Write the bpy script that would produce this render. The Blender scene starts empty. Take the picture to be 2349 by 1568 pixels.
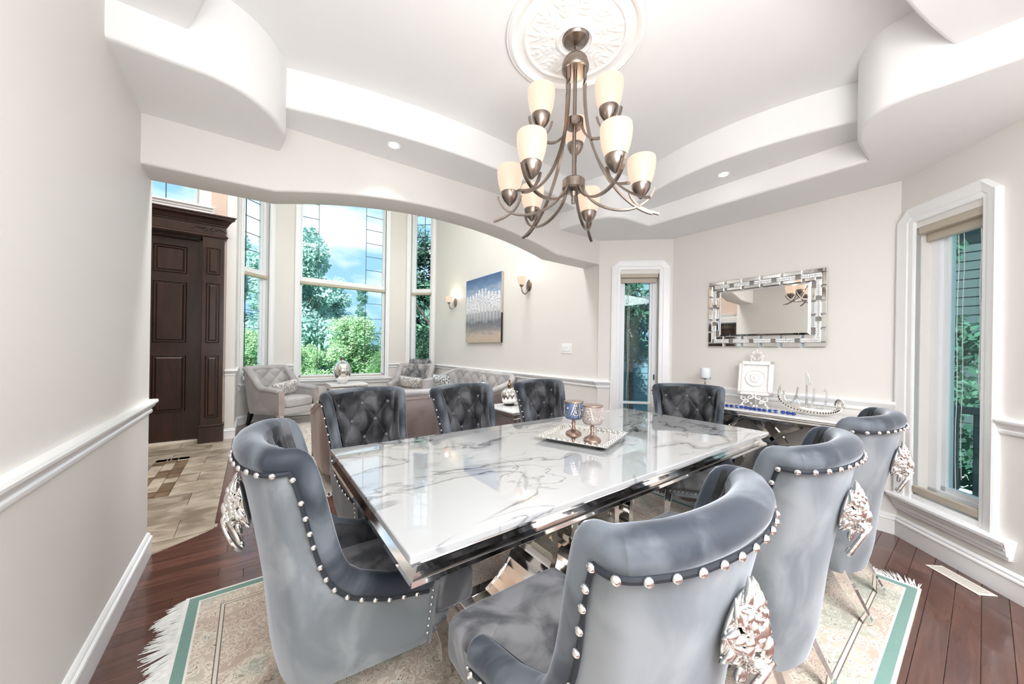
import bpy, bmesh, math, random
import numpy as np
from mathutils import Vector, Matrix, Euler
random.seed(7)
PI = math.pi
C = bpy.context.scene.collection
SC = bpy.context.scene

# ------------------------------------------------------------------ camera
YAW = math.radians(36.5); ROLL = 0.0150; HC = 1.25
_f = Vector((math.sin(YAW), math.cos(YAW), 0)); _r = Vector((math.cos(YAW), -math.sin(YAW), 0)); _u = Vector((0, 0, 1))
_r2 = _r * math.cos(ROLL) + _u * math.sin(ROLL); _u2 = -_r * math.sin(ROLL) + _u * math.cos(ROLL)
cd = bpy.data.cameras.new('camera'); cam = bpy.data.objects.new('camera', cd); C.objects.link(cam)
cd.sensor_width = 36; cd.sensor_fit = 'HORIZONTAL'; cd.lens = 36 * 803 / 2349; cd.shift_y = (801.8 - 784) / 2349
cd.clip_start = 0.02; cd.clip_end = 300
M = Matrix.Identity(4)
for i in range(3):
    M[i][0] = _r2[i]; M[i][1] = _u2[i]; M[i][2] = -_f[i]
M[2][3] = HC
cam.matrix_world = M
SC.camera = cam

# ------------------------------------------------------------------ colour management
SC.view_settings.view_transform = 'Standard'; SC.view_settings.look = 'None'
SC.view_settings.gamma = 1; SC.view_settings.exposure = 1.12
SC.view_settings.use_curve_mapping = False
SC.cycles.max_bounces = 10; SC.cycles.diffuse_bounces = 5; SC.cycles.glossy_bounces = 6
SC.cycles.transparent_max_bounces = 16; SC.cycles.transmission_bounces = 6
SC.cycles.caustics_reflective = False; SC.cycles.caustics_refractive = False
SC.cycles.sample_clamp_indirect = 4
SC.cycles.use_denoising = True

# ------------------------------------------------------------------ world: blue sky with soft clouds
world = bpy.data.worlds.new('sky'); SC.world = world; world.use_nodes = True
wn = world.node_tree.nodes; wl = world.node_tree.links; wn.clear()
wo = wn.new('ShaderNodeOutputWorld'); bg = wn.new('ShaderNodeBackground'); bg.inputs[1].default_value = .7
tc = wn.new('ShaderNodeTexCoord'); mp = wn.new('ShaderNodeMapping'); mp.inputs['Scale'].default_value = (1.0, 1.0, 2.4)
nz = wn.new('ShaderNodeTexNoise'); nz.inputs['Scale'].default_value = 2.6; nz.inputs['Detail'].default_value = 7; nz.inputs['Roughness'].default_value = .52
cr = wn.new('ShaderNodeValToRGB'); cr.color_ramp.elements[0].position = .46; cr.color_ramp.elements[0].color = (.32, .56, .88, 1)
cr.color_ramp.elements[1].position = .58; cr.color_ramp.elements[1].color = (.95, .97, 1.0, 1)
wl.new(tc.outputs['Generated'], mp.inputs[0]); wl.new(mp.outputs[0], nz.inputs[0]); wl.new(nz.outputs[0], cr.inputs[0])
wl.new(cr.outputs[0], bg.inputs[0]); wl.new(bg.outputs[0], wo.inputs[0])

def light(name, kind, loc, power, size=.3, col=(1, 1, 1), rot=(0, 0, 0), size_y=None, spread=None, parent=None):
    l = bpy.data.lights.new(name, kind); l.energy = power; l.color = col
    if kind == 'AREA':
        l.size = size
        if size_y: l.shape = 'RECTANGLE'; l.size_y = size_y
        else: l.shape = 'DISK'
        if spread: l.spread = spread
    elif kind == 'SUN': l.angle = size
    else: l.shadow_soft_size = size
    o = bpy.data.objects.new(name, l); o.location = loc; o.rotation_euler = rot; C.objects.link(o)
    if parent: o.parent = parent
    return o
# sun behind the house: lights the garden, does not reach the rooms
light('sun', 'SUN', (0, 0, 20), 7.5, math.radians(1), (1, .96, .9), Vector((.62, .5, -.75)).to_track_quat('-Z', 'Y').to_euler())
# added fill lights without a visible source: behind the camera, living room, foyer
light('hall_fill', 'AREA', (.6, -1.3, 2.44), 64, 1.6, (.97, .985, 1), (0, 0, 0), 1.6)
light('rear_fill', 'AREA', (1.7, -1.8, 2.44), 22, 1.2, (.97, .985, 1), (0, 0, 0), 1.6)
light('ceiling_fill', 'AREA', (.25, -.7, 1.5), 34, 1.0, (.97, .985, 1), (PI - .35, 0, 0), 1.0)  # added upward fill that brightens the ceiling
light('living_fill', 'AREA', (2.3, 3.6, 4.95), 36, 1.0, (.95, .975, 1), (0, 0, 0), .7)
light('living_fill', 'AREA', (.6, 3.6, 4.95), 36, 1.0, (.95, .975, 1), (0, 0, 0), .7)
light('foyer_fill', 'AREA', (-1.1, 4.6, 4.95), 16, 1.2, (1, .93, .85), (0, 0, 0), 1.8)

# ------------------------------------------------------------------ materials
MATS = {}
def newmat(name):
    m = bpy.data.materials.new(name); m.use_nodes = True; n = m.node_tree.nodes; l = m.node_tree.links
    return m, n, l, n['Principled BSDF']
def setp(b, **k):
    for kk, v in k.items():
        kk = kk.replace('_', ' ')
        b.inputs[kk].default_value = v
def c4(c): return (c[0], c[1], c[2], 1)
def simple(name, col, rough=.5, metal=0, var=.04, scale=6, bump=0, bscale=200, **k):
    """Principled with a faint procedural colour variation and optional bump."""
    m, n, l, b = newmat(name)
    setp(b, Roughness=rough, Metallic=metal, **k)
    t = n.new('ShaderNodeTexCoord'); z = n.new('ShaderNodeTexNoise'); z.inputs['Scale'].default_value = scale; z.inputs['Detail'].default_value = 3
    r = n.new('ShaderNodeValToRGB')
    r.color_ramp.elements[0].position = .3; r.color_ramp.elements[1].position = .7
    r.color_ramp.elements[0].color = c4([x * (1 - var) for x in col]); r.color_ramp.elements[1].color = c4([min(1, x * (1 + var)) for x in col])
    l.new(t.outputs['Object'], z.inputs[0]); l.new(z.outputs[0], r.inputs[0]); l.new(r.outputs[0], b.inputs['Base Color'])
    if bump:
        z2 = n.new('ShaderNodeTexNoise'); z2.inputs['Scale'].default_value = bscale; z2.inputs['Detail'].default_value = 2
        bp = n.new('ShaderNodeBump'); bp.inputs['Strength'].default_value = bump; bp.inputs['Distance'].default_value = .002
        l.new(t.outputs['Object'], z2.inputs[0]); l.new(z2.outputs[0], bp.inputs['Height']); l.new(bp.outputs[0], b.inputs['Normal'])
    MATS[name] = m; return m
simple('wall_paint', (.745, .72, .685), .55, var=.01, scale=2, bump=.15, bscale=300)
simple('foyer_paint', (.62, .49, .41), .55, var=.01, scale=2)
simple('ceiling_paint', (.84, .84, .835), .7, var=.008, scale=2)
simple('trim_white', (.86, .865, .87), .3, var=.01)
simple('vinyl_white', (.83, .85, .87), .35, var=.01)
simple('shade_beige', (.50, .44, .36), .6, var=.03)
simple('chrome', (.80, .78, .76), .06, 1, var=.03, scale=3)
simple('silver', (.88, .86, .83), .14, 1, var=.05, scale=20)
simple('nickel_nail', (.86, .85, .84), .18, 1, var=.03)
simple('bronze', (.30, .25, .215), .30, 1, var=.12, scale=14)
simple('lead', (.06, .09, .11), .5, .6)
simple('black_metal', (.03, .03, .035), .3, .5)
simple('stem_bronze', (.42, .30, .24), .28, .8, var=.08)
simple('white_plastic', (.84, .84, .84), .35)
simple('switch_shadow', (.5, .5, .5), .5)
simple('backing_grey', (.30, .28, .26), .4, .5)
simple('stone_white', (.84, .83, .82), .1, var=.02)
simple('crystal_facet', (.95, .96, .96), .12, .35, var=.05, scale=30)
simple('porcelain', (.84, .82, .81), .35, var=.05, scale=40, bump=.4, bscale=90)
simple('groove_shade', (.018, .022, .03), .7)  # shade of the seam groove, painted as a dark colour
simple('grass', (.16, .30, .10), .9, var=.3, scale=8)
simple('bark', (.16, .13, .11), .9, var=.3, scale=20)
simple('siding_blue', (.12, .19, .235), .6, var=.04)
simple('siding_grey', (.05, .07, .07), .6, var=.04)
simple('roof_grey', (.16, .16, .17), .8, var=.1)
simple('concrete', (.6, .6, .58), .8)
simple('fringe', (.80, .79, .77), .9, var=.08, scale=60)
simple('painting_edge', (.46, .40, .33), .6, var=.06)
simple('painting_black', (.02, .02, .02), .5)
simple('paint_white', (.74, .74, .76), .6, var=.3, scale=45)
simple('paint_trunk', (.15, .15, .17), .5)
simple('pearl', (.82, .78, .74), .2, .1)
simple('vase_black', (.02, .02, .02), .15)
simple('vent_cream', (.78, .74, .68), .4)
simple('vent_slot', (.50, .46, .41), .6)
simple('rug_back', (.5, .46, .4), .9)
simple('brass_dark', (.3, .2, .12), .35, 1)
simple('candle_shade_white', (.85, .88, .90), .4)
simple('threshold', (.72, .66, .55), .4)
simple('hinge', (.78, .78, .78), .25, .9)

def velvet(name, dark, light, sheen=.6, tint=(.85, .9, 1), scale=5.5, lo=.36, hi=.62, rough=.55, patch=1):
    m, n, l, b = newmat(name)
    setp(b, Roughness=rough, Sheen_Weight=sheen, Sheen_Roughness=.35, Sheen_Tint=c4(tint), Specular_IOR_Level=.25)
    t = n.new('ShaderNodeTexCoord'); mp = n.new('ShaderNodeMapping'); mp.inputs['Scale'].default_value = (1, 1, .7)
    z = n.new('ShaderNodeTexNoise'); z.inputs['Scale'].default_value = scale; z.inputs['Detail'].default_value = 4; z.inputs['Distortion'].default_value = .7
    r = n.new('ShaderNodeValToRGB'); r.color_ramp.interpolation = 'EASE'
    r.color_ramp.elements[0].position = lo; r.color_ramp.elements[1].position = hi
    r.color_ramp.elements[0].color = c4(dark); r.color_ramp.elements[1].color = c4(light)
    l.new(t.outputs['Object'], mp.inputs[0]); l.new(mp.outputs[0], z.inputs[0]); l.new(z.outputs[0], r.inputs[0]); l.new(r.outputs[0], b.inputs['Base Color'])
    z2 = n.new('ShaderNodeTexNoise'); z2.inputs['Scale'].default_value = 420
    bp = n.new('ShaderNodeBump'); bp.inputs['Strength'].default_value = .12; bp.inputs['Distance'].default_value = .001
    l.new(t.outputs['Object'], z2.inputs[0]); l.new(z2.outputs[0], bp.inputs['Height']); l.new(bp.outputs[0], b.inputs['Normal'])
    MATS[name] = m
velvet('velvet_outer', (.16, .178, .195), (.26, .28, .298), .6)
velvet('velvet_rim_shaded', (.03, .037, .05), (.15, .17, .195), .55, scale=4.5, lo=.40, hi=.64)  # same cloth as the shell, rim shade put into its colour
velvet('velvet_inner_shaded', (.016, .017, .020), (.125, .125, .135), .35, scale=6, lo=.38, hi=.66)  # same cloth again, shade of the chair fronts put into its colour
velvet('velvet_seat', (.10, .103, .112), (.30, .30, .315), .6, scale=6)
velvet('sofa_taupe', (.37, .355, .355), (.47, .455, .455), .3, (1, .97, .95), scale=4)
velvet('sofa_blush', (.30, .245, .23), (.44, .37, .35), .3, (1, .93, .9), scale=3)
velvet('fur_grey', (.16, .16, .17), (.42, .42, .43), .5, (1, 1, 1), scale=60)
velvet('pillow_pattern', (.36, .34, .33), (.70, .68, .66), .2, (1, 1, 1), scale=38, lo=.45, hi=.55)
velvet('sequin', (.04, .05, .055), (.85, .88, .9), .0, (1, 1, 1), scale=75, lo=.46, hi=.54, rough=.2)

def glassmat(name, tint=(1, 1, 1), base=.06, ior=1.5):
    m = bpy.data.materials.new(name); m.use_nodes = True; n = m.node_tree.nodes; l = m.node_tree.links; n.clear()
    o = n.new('ShaderNodeOutputMaterial'); tr = n.new('ShaderNodeBsdfTransparent'); g = n.new('ShaderNodeBsdfGlossy'); mx = n.new('ShaderNodeMixShader')
    fr = n.new('ShaderNodeLayerWeight'); fr.inputs[0].default_value = .5; pw = n.new('ShaderNodeMath'); pw.operation = 'POWER'; pw.inputs[1].default_value = 4.5 - (ior - 1.5) * 4; pk_ = n.new('ShaderNodeMath'); pk_.operation = 'MULTIPLY'; pk_.inputs[1].default_value = .7; l.new(fr.outputs['Facing'], pw.inputs[0]); l.new(pw.outputs[0], pk_.inputs[0]); g.inputs['Roughness'].default_value = .01
    ad = n.new('ShaderNodeMath'); ad.operation = 'ADD'; ad.inputs[1].default_value = base; ad.use_clamp = True
    z = n.new('ShaderNodeTexNoise'); z.inputs['Scale'].default_value = 1.5; bp = n.new('ShaderNodeBump'); bp.inputs['Strength'].default_value = .02
    l.new(z.outputs[0], bp.inputs['Height']); l.new(bp.outputs[0], g.inputs['Normal'])
    tr.inputs[0].default_value = c4(tint)
    l.new(pk_.outputs[0], ad.inputs[0]); l.new(ad.outputs[0], mx.inputs[0]); l.new(tr.outputs[0], mx.inputs[1]); l.new(g.outputs[0], mx.inputs[2]); l.new(mx.outputs[0], o.inputs[0])
    MATS[name] = m
glassmat('window_glass', (.93, .97, .97), .0)
glassmat('tint_glass', (.72, .86, .87), .03)
glassmat('crystal', (.93, .95, .95), .22, 1.8)
glassmat('blue_glass', (.02, .10, .45), .25, 1.6)
simple('mirror_glass', (.93, .92, .90), .012, 1, var=.003)
simple('mirror_tile', (.88, .88, .86), .05, 1, var=.03, scale=10)
simple('blue_bead', (.01, .05, .30), .06, 0, var=.4, scale=60)

def frosted(name, col, emis, strength):
    m, n, l, b = newmat(name)
    setp(b, Roughness=.45, Base_Color=c4(col), Emission_Color=c4(emis), Emission_Strength=strength)
    # alabaster shade lit from the bulb inside: brightest about its own middle height
    t = n.new('ShaderNodeTexCoord'); z = n.new('ShaderNodeTexNoise'); z.inputs['Scale'].default_value = 9; z.inputs['Detail'].default_value = 3
    r = n.new('ShaderNodeValToRGB'); r.color_ramp.elements[0].color = c4([x * .88 for x in emis]); r.color_ramp.elements[1].color = c4(emis)
    l.new(t.outputs['Object'], z.inputs[0]); l.new(z.outputs[0], r.inputs[0]); l.new(r.outputs[0], b.inputs['Emission Color'])
    MATS[name] = m
frosted('shade_glass', (.24, .20, .17), (1.0, .71, .53), .40)
frosted('downlight_glow', (1, 1, 1), (1, .97, .92), 6)
frosted('bulb_glow', (1, 1, 1), (1, .86, .70), 5)

def marble():
    m, n, l, b = newmat('marble'); setp(b, Roughness=.03, Specular_IOR_Level=.75, Coat_Weight=.6, Coat_Roughness=.01)
    t = n.new('ShaderNodeTexCoord'); mp = n.new('ShaderNodeMapping'); mp.inputs['Rotation'].default_value = (0, 0, .35); mp.inputs['Scale'].default_value = (.75, 1.5, 1)
    l.new(t.outputs['Object'], mp.inputs[0])
    warp = n.new('ShaderNodeTexNoise'); warp.inputs['Scale'].default_value = 2.3; warp.inputs['Detail'].default_value = 5
    mixv = n.new('ShaderNodeMixRGB'); mixv.inputs[0].default_value = .22
    l.new(mp.outputs[0], warp.inputs[0]); l.new(mp.outputs[0], mixv.inputs[1]); l.new(warp.outputs['Color'], mixv.inputs[2])
    def vein(scale, w, seed, mask_lo, mask_hi, strength, dist=.9, det=5):
        o = n.new('ShaderNodeMapping'); o.inputs['Location'].default_value = (seed, seed * 1.7, 0); l.new(mp.outputs[0], o.inputs[0])
        v = n.new('ShaderNodeTexNoise'); v.inputs['Scale'].default_value = scale; v.inputs['Detail'].default_value = det; v.inputs['Roughness'].default_value = .45; v.inputs['Distortion'].default_value = dist; l.new(o.outputs[0], v.inputs[0])
        sb = n.new('ShaderNodeMath'); sb.operation = 'SUBTRACT'; sb.inputs[1].default_value = .5; l.new(v.outputs[0], sb.inputs[0])
        ab = n.new('ShaderNodeMath'); ab.operation = 'ABSOLUTE'; l.new(sb.outputs[0], ab.inputs[0])
        r = n.new('ShaderNodeMapRange'); r.interpolation_type = 'SMOOTHSTEP'; r.inputs[1].default_value = 0; r.inputs[2].default_value = w; r.inputs[3].default_value = 1; r.inputs[4].default_value = 0
        l.new(ab.outputs[0], r.inputs[0])
        mz = n.new('ShaderNodeTexNoise'); mz.inputs['Scale'].default_value = 2.4; mz.inputs['Detail'].default_value = 2; l.new(o.outputs[0], mz.inputs[0])
        mr = n.new('ShaderNodeMapRange'); mr.inputs[1].default_value = mask_lo; mr.inputs[2].default_value = mask_hi; l.new(mz.outputs[0], mr.inputs[0])
        a = n.new('ShaderNodeMath'); a.operation = 'MULTIPLY'; l.new(r.outputs[0], a.inputs[0]); l.new(mr.outputs[0], a.inputs[1])
        s = n.new('ShaderNodeMath'); s.operation = 'MULTIPLY'; s.inputs[1].default_value = strength; l.new(a.outputs[0], s.inputs[0])
        return s
    a = vein(1.7, .014, 3.1, .36, .54, .95); c = vein(3.2, .012, 8.3, .44, .60, .7); d = vein(1.7, .06, 3.1, .46, .64, .40)
    s1 = n.new('ShaderNodeMath'); s1.operation = 'MAXIMUM'; l.new(a.outputs[0], s1.inputs[0]); l.new(c.outputs[0], s1.inputs[1])
    s2 = n.new('ShaderNodeMath'); s2.operation = 'MAXIMUM'; l.new(s1.outputs[0], s2.inputs[0]); l.new(d.outputs[0], s2.inputs[1])
    mx = n.new('ShaderNodeMixRGB'); mx.inputs[1].default_value = (.44, .45, .46, 1); mx.inputs[2].default_value = (.03, .03, .042, 1)
    l.new(s2.outputs[0], mx.inputs[0]); l.new(mx.outputs[0], b.inputs['Base Color']); MATS['marble'] = m
marble()

def wood(name, c1, c2, rough=.22, scale=(1.2, 14, 14), coat=.4, rnd=.25):
    m, n, l, b = newmat(name); setp(b, Roughness=rough, Coat_Weight=coat, Coat_Roughness=.08)
    t = n.new('ShaderNodeTexCoord'); oi = n.new('ShaderNodeObjectInfo'); mp = n.new('ShaderNodeMapping'); mp.inputs['Scale'].default_value = scale
    va = n.new('ShaderNodeVectorMath'); va.operation = 'ADD'; l.new(t.outputs['Object'], va.inputs[0]); l.new(oi.outputs['Random'], va.inputs[1]); l.new(va.outputs[0], mp.inputs[0])
    z = n.new('ShaderNodeTexNoise'); z.inputs['Scale'].default_value = 2.2; z.inputs['Detail'].default_value = 6; z.inputs['Distortion'].default_value = 1.2
    r = n.new('ShaderNodeValToRGB'); r.color_ramp.elements[0].position = .3; r.color_ramp.elements[1].position = .72
    r.color_ramp.elements[0].color = c4(c1); r.color_ramp.elements[1].color = c4(c2)
    l.new(mp.outputs[0], z.inputs[0]); l.new(z.outputs[0], r.inputs[0])
    hs = n.new('ShaderNodeHueSaturation'); mr = n.new('ShaderNodeMapRange'); mr.inputs[3].default_value = 1 - rnd; mr.inputs[4].default_value = 1 + rnd
    l.new(oi.outputs['Random'], mr.inputs[0]); l.new(mr.outputs[0], hs.inputs['Value']); l.new(r.outputs[0], hs.inputs['Color']); l.new(hs.outputs[0], b.inputs['Base Color'])
    MATS[name] = m
wood('floor_wood', (.082, .035, .026), (.135, .060, .044))
wood('door_wood', (.014, .005, .003), (.042, .015, .009), .3, (5, 5, .8), .25, .05)

def tile(name, c1, c2, rough=.3):
    m, n, l, b = newmat(name); setp(b, Roughness=rough)
    t = n.new('ShaderNodeTexCoord'); oi = n.new('ShaderNodeObjectInfo'); va = n.new('ShaderNodeVectorMath'); va.operation = 'ADD'
    l.new(t.outputs['Object'], va.inputs[0]); l.new(oi.outputs['Random'], va.inputs[1])
    z = n.new('ShaderNodeTexNoise'); z.inputs['Scale'].default_value = 5; z.inputs['Detail'].default_value = 7; z.inputs['Distortion'].default_value = .8
    r = n.new('ShaderNodeValToRGB'); r.color_ramp.elements[0].position = .36; r.color_ramp.elements[1].position = .62
    r.color_ramp.elements[0].color = c4(c1); r.color_ramp.elements[1].color = c4(c2)
    mp = n.new('ShaderNodeMapping'); mp.inputs['Scale'].default_value = (1, 1.4, 1); l.new(va.outputs[0], mp.inputs[0])
    l.new(mp.outputs[0], z.inputs[0]); l.new(z.outputs[0], r.inputs[0])
    hs = n.new('ShaderNodeHueSaturation'); mr = n.new('ShaderNodeMapRange'); mr.inputs[3].default_value = .85; mr.inputs[4].default_value = 1.12
    l.new(oi.outputs['Random'], mr.inputs[0]); l.new(mr.outputs[0], hs.inputs['Value']); l.new(r.outputs[0], hs.inputs['Color']); l.new(hs.outputs[0], b.inputs['Base Color'])
    MATS[name] = m
tile('travertine', (.25, .20, .145), (.50, .43, .35))
tile('mosaic_dark', (.12, .07, .04), (.24, .17, .11))
tile('mosaic_light', (.40, .33, .25), (.60, .52, .42))
simple('grout', (.42, .38, .32), .8)

def foliage_mat(name, c1, c2, tr):
    m = bpy.data.materials.new(name); m.use_nodes = True; n = m.node_tree.nodes; l = m.node_tree.links; n.clear()
    o = n.new('ShaderNodeOutputMaterial'); d = n.new('ShaderNodeBsdfDiffuse'); tl = n.new('ShaderNodeBsdfTranslucent'); mx = n.new('ShaderNodeMixShader'); mx.inputs[0].default_value = tr
    t = n.new('ShaderNodeTexCoord'); z = n.new('ShaderNodeTexNoise'); z.inputs['Scale'].default_value = 1.1; z.inputs['Detail'].default_value = 4
    r = n.new('ShaderNodeValToRGB'); r.color_ramp.elements[0].position = .35; r.color_ramp.elements[1].position = .65; r.color_ramp.elements[0].color = c4(c1); r.color_ramp.elements[1].color = c4(c2)
    l.new(t.outputs['Object'], z.inputs[0]); l.new(z.outputs[0], r.inputs[0]); l.new(r.outputs[0], d.inputs[0]); l.new(r.outputs[0], tl.inputs[0])
    l.new(d.outputs[0], mx.inputs[1]); l.new(tl.outputs[0], mx.inputs[2]); l.new(mx.outputs[0], o.inputs[0]); MATS[name] = m
foliage_mat('leaf_bluegreen', (.20, .38, .34), (.46, .66, .62), .4)
foliage_mat('leaf_green', (.20, .38, .20), (.50, .68, .44), .4)
foliage_mat('leaf_dark', (.03, .08, .06), (.13, .25, .17), .3)

def rugmat(name, hx, hy, palette, bands, fs=24):
    """Flat woven print: bands by distance from the edge (object coords, centre origin) over a floral field."""
    m, n, l, b = newmat(name); setp(b, Roughness=.9, Sheen_Weight=.2)
    t = n.new('ShaderNodeTexCoord'); sp = n.new('ShaderNodeSeparateXYZ'); l.new(t.outputs['Object'], sp.inputs[0])
    def math2(op, a, bb=None, clamp=False):
        q = n.new('ShaderNodeMath'); q.operation = op; q.use_clamp = clamp
        for i, v in enumerate((a, bb)):
            if v is None: continue
            if isinstance(v, (int, float)): q.inputs[i].default_value = v
            else: l.new(v, q.inputs[i])
        return q.outputs[0]
    dx = math2('SUBTRACT', hx, math2('ABSOLUTE', sp.outputs[0])); dy = math2('SUBTRACT', hy, math2('ABSOLUTE', sp.outputs[1]))
    d = math2('MINIMUM', dx, dy)
    vo = n.new('ShaderNodeTexVoronoi'); vo.inputs['Scale'].default_value = fs; vo.inputs['Randomness'].default_value = .8
    dn = n.new('ShaderNodeTexNoise'); dn.inputs['Scale'].default_value = fs * .7; dn.inputs['Detail'].default_value = 4
    mv = n.new('ShaderNodeMixRGB'); mv.inputs[0].default_value = .10; l.new(t.outputs['Object'], mv.inputs[1]); l.new(dn.outputs['Color'], mv.inputs[2]); l.new(t.outputs['Object'], dn.inputs[0]); l.new(mv.outputs[0], vo.inputs[0])
    fr = n.new('ShaderNodeValToRGB'); fr.color_ramp.interpolation = 'CONSTANT'
    els = fr.color_ramp.elements; cols = palette
    els[0].position = 0; els[0].color = c4(cols[2]); els[1].position = .10; els[1].color = c4(cols[3])
    for p, cc in ((.19, cols[0]), (.225, cols[3]), (.36, cols[1]), (.43, cols[2]), (.455, cols[3]), (.60, cols[1])):
        e = els.new(p); e.color = c4(cc)
    l.new(vo.outputs['Distance'], fr.inputs[0])
    # colour patches for leaves and medallions
    pz = n.new('ShaderNodeTexNoise'); pz.inputs['Scale'].default_value = 4.2; l.new(t.outputs['Object'], pz.inputs[0])
    pr = n.new('ShaderNodeValToRGB'); pr.color_ramp.elements[0].position = .40; pr.color_ramp.elements[0].color = (.93, .90, .86, 1); pr.color_ramp.elements[1].position = .62; pr.color_ramp.elements[1].color = (.74, .82, .80, 1); pe_ = pr.color_ramp.elements.new(.52); pe_.color = (1, .98, .95, 1); pr.color_ramp.elements[0].color = (.86, .78, .76, 1)
    l.new(pz.outputs[0], pr.inputs[0]); mu = n.new('ShaderNodeMixRGB'); mu.blend_type = 'MULTIPLY'; mu.inputs[0].default_value = 1; l.new(fr.outputs[0], mu.inputs[1]); l.new(pr.outputs[0], mu.inputs[2])
    cur = mu.outputs[0]
    for (a0, a1, colr) in bands:
        s = math2('MULTIPLY', math2('GREATER_THAN', d, a0), math2('LESS_THAN', d, a1))
        mm = n.new('ShaderNodeMixRGB'); mm.inputs[2].default_value = c4(colr); l.new(s, mm.inputs[0]); l.new(cur, mm.inputs[1]); cur = mm.outputs[0]
    l.new(cur, b.inputs['Base Color'])
    bp = n.new('ShaderNodeBump'); bp.inputs['Strength'].default_value = .5; bp.inputs['Distance'].default_value = .004; l.new(vo.outputs['Distance'], bp.inputs['Height']); l.new(bp.outputs[0], b.inputs['Normal'])
    MATS[name] = m
rugmat('rug_print', 1.56, 1.06, [(.20, .15, .115), (.60, .525, .44), (.36, .29, .225), (.78, .72, .64)],
       [(0, .012, (.78, .76, .7)), (.012, .05, (.17, .30, .26)), (.05, .058, (.80, .78, .72)), (.135, .139, (.16, .12, .10)), (.139, .150, (.70, .65, .56)), (.150, .154, (.16, .12, .10)),
        (.40, .404, (.18, .13, .10)), (.404, .42, (.72, .67, .6)), (.42, .424, (.18, .13, .10)), (.465, .472, (.24, .16, .12))])
rugmat('rug_grey', 1.2, 1.6, [(.30, .27, .24), (.58, .54, .50), (.46, .42, .38), (.68, .65, .61)],
       [(0, .03, (.5, .45, .4)), (.2, .215, (.75, .73, .7)), (.42, .43, (.74, .72, .69))], 9)

def painting_mat():
    m, n, l, b = newmat('painting_sky'); setp(b, Roughness=.5)
    t = n.new('ShaderNodeTexCoord'); sp = n.new('ShaderNodeSeparateXYZ'); l.new(t.outputs['Object'], sp.inputs[0])
    z = n.new('ShaderNodeTexNoise'); z.inputs['Scale'].default_value = 5; z.inputs['Detail'].default_value = 5; mp = n.new('ShaderNodeMapping'); mp.inputs['Scale'].default_value = (1, 1, 3); l.new(t.outputs['Object'], mp.inputs[0]); l.new(mp.outputs[0], z.inputs[0])
    a = n.new('ShaderNodeMath'); a.operation = 'MULTIPLY_ADD'; a.inputs[1].default_value = .22; l.new(z.outputs[0], a.inputs[0]); l.new(sp.outputs[2], a.inputs[2])
    mr = n.new('ShaderNodeMapRange'); mr.inputs[1].default_value = 0.11; mr.inputs[2].default_value = 1.21; l.new(a.outputs[0], mr.inputs[0])
    r = n.new('ShaderNodeValToRGB'); e = r.color_ramp.elements
    e[0].position = 0; e[0].color = (.50, .40, .31, 1); e[1].position = 1; e[1].color = (.06, .12, .25, 1)
    for p, cc in ((.10, (.55, .45, .36)), (.17, (.33, .30, .29)), (.28, (.16, .17, .19)), (.38, (.42, .43, .46)), (.50, (.58, .59, .62)), (.72, (.38, .47, .60)), (.86, (.13, .22, .38))):
        q = e.new(p); q.color = c4(cc)
    l.new(mr.outputs[0], r.inputs[0]); l.new(r.outputs[0], b.inputs['Base Color']); MATS['painting_sky'] = m
painting_mat()

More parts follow.
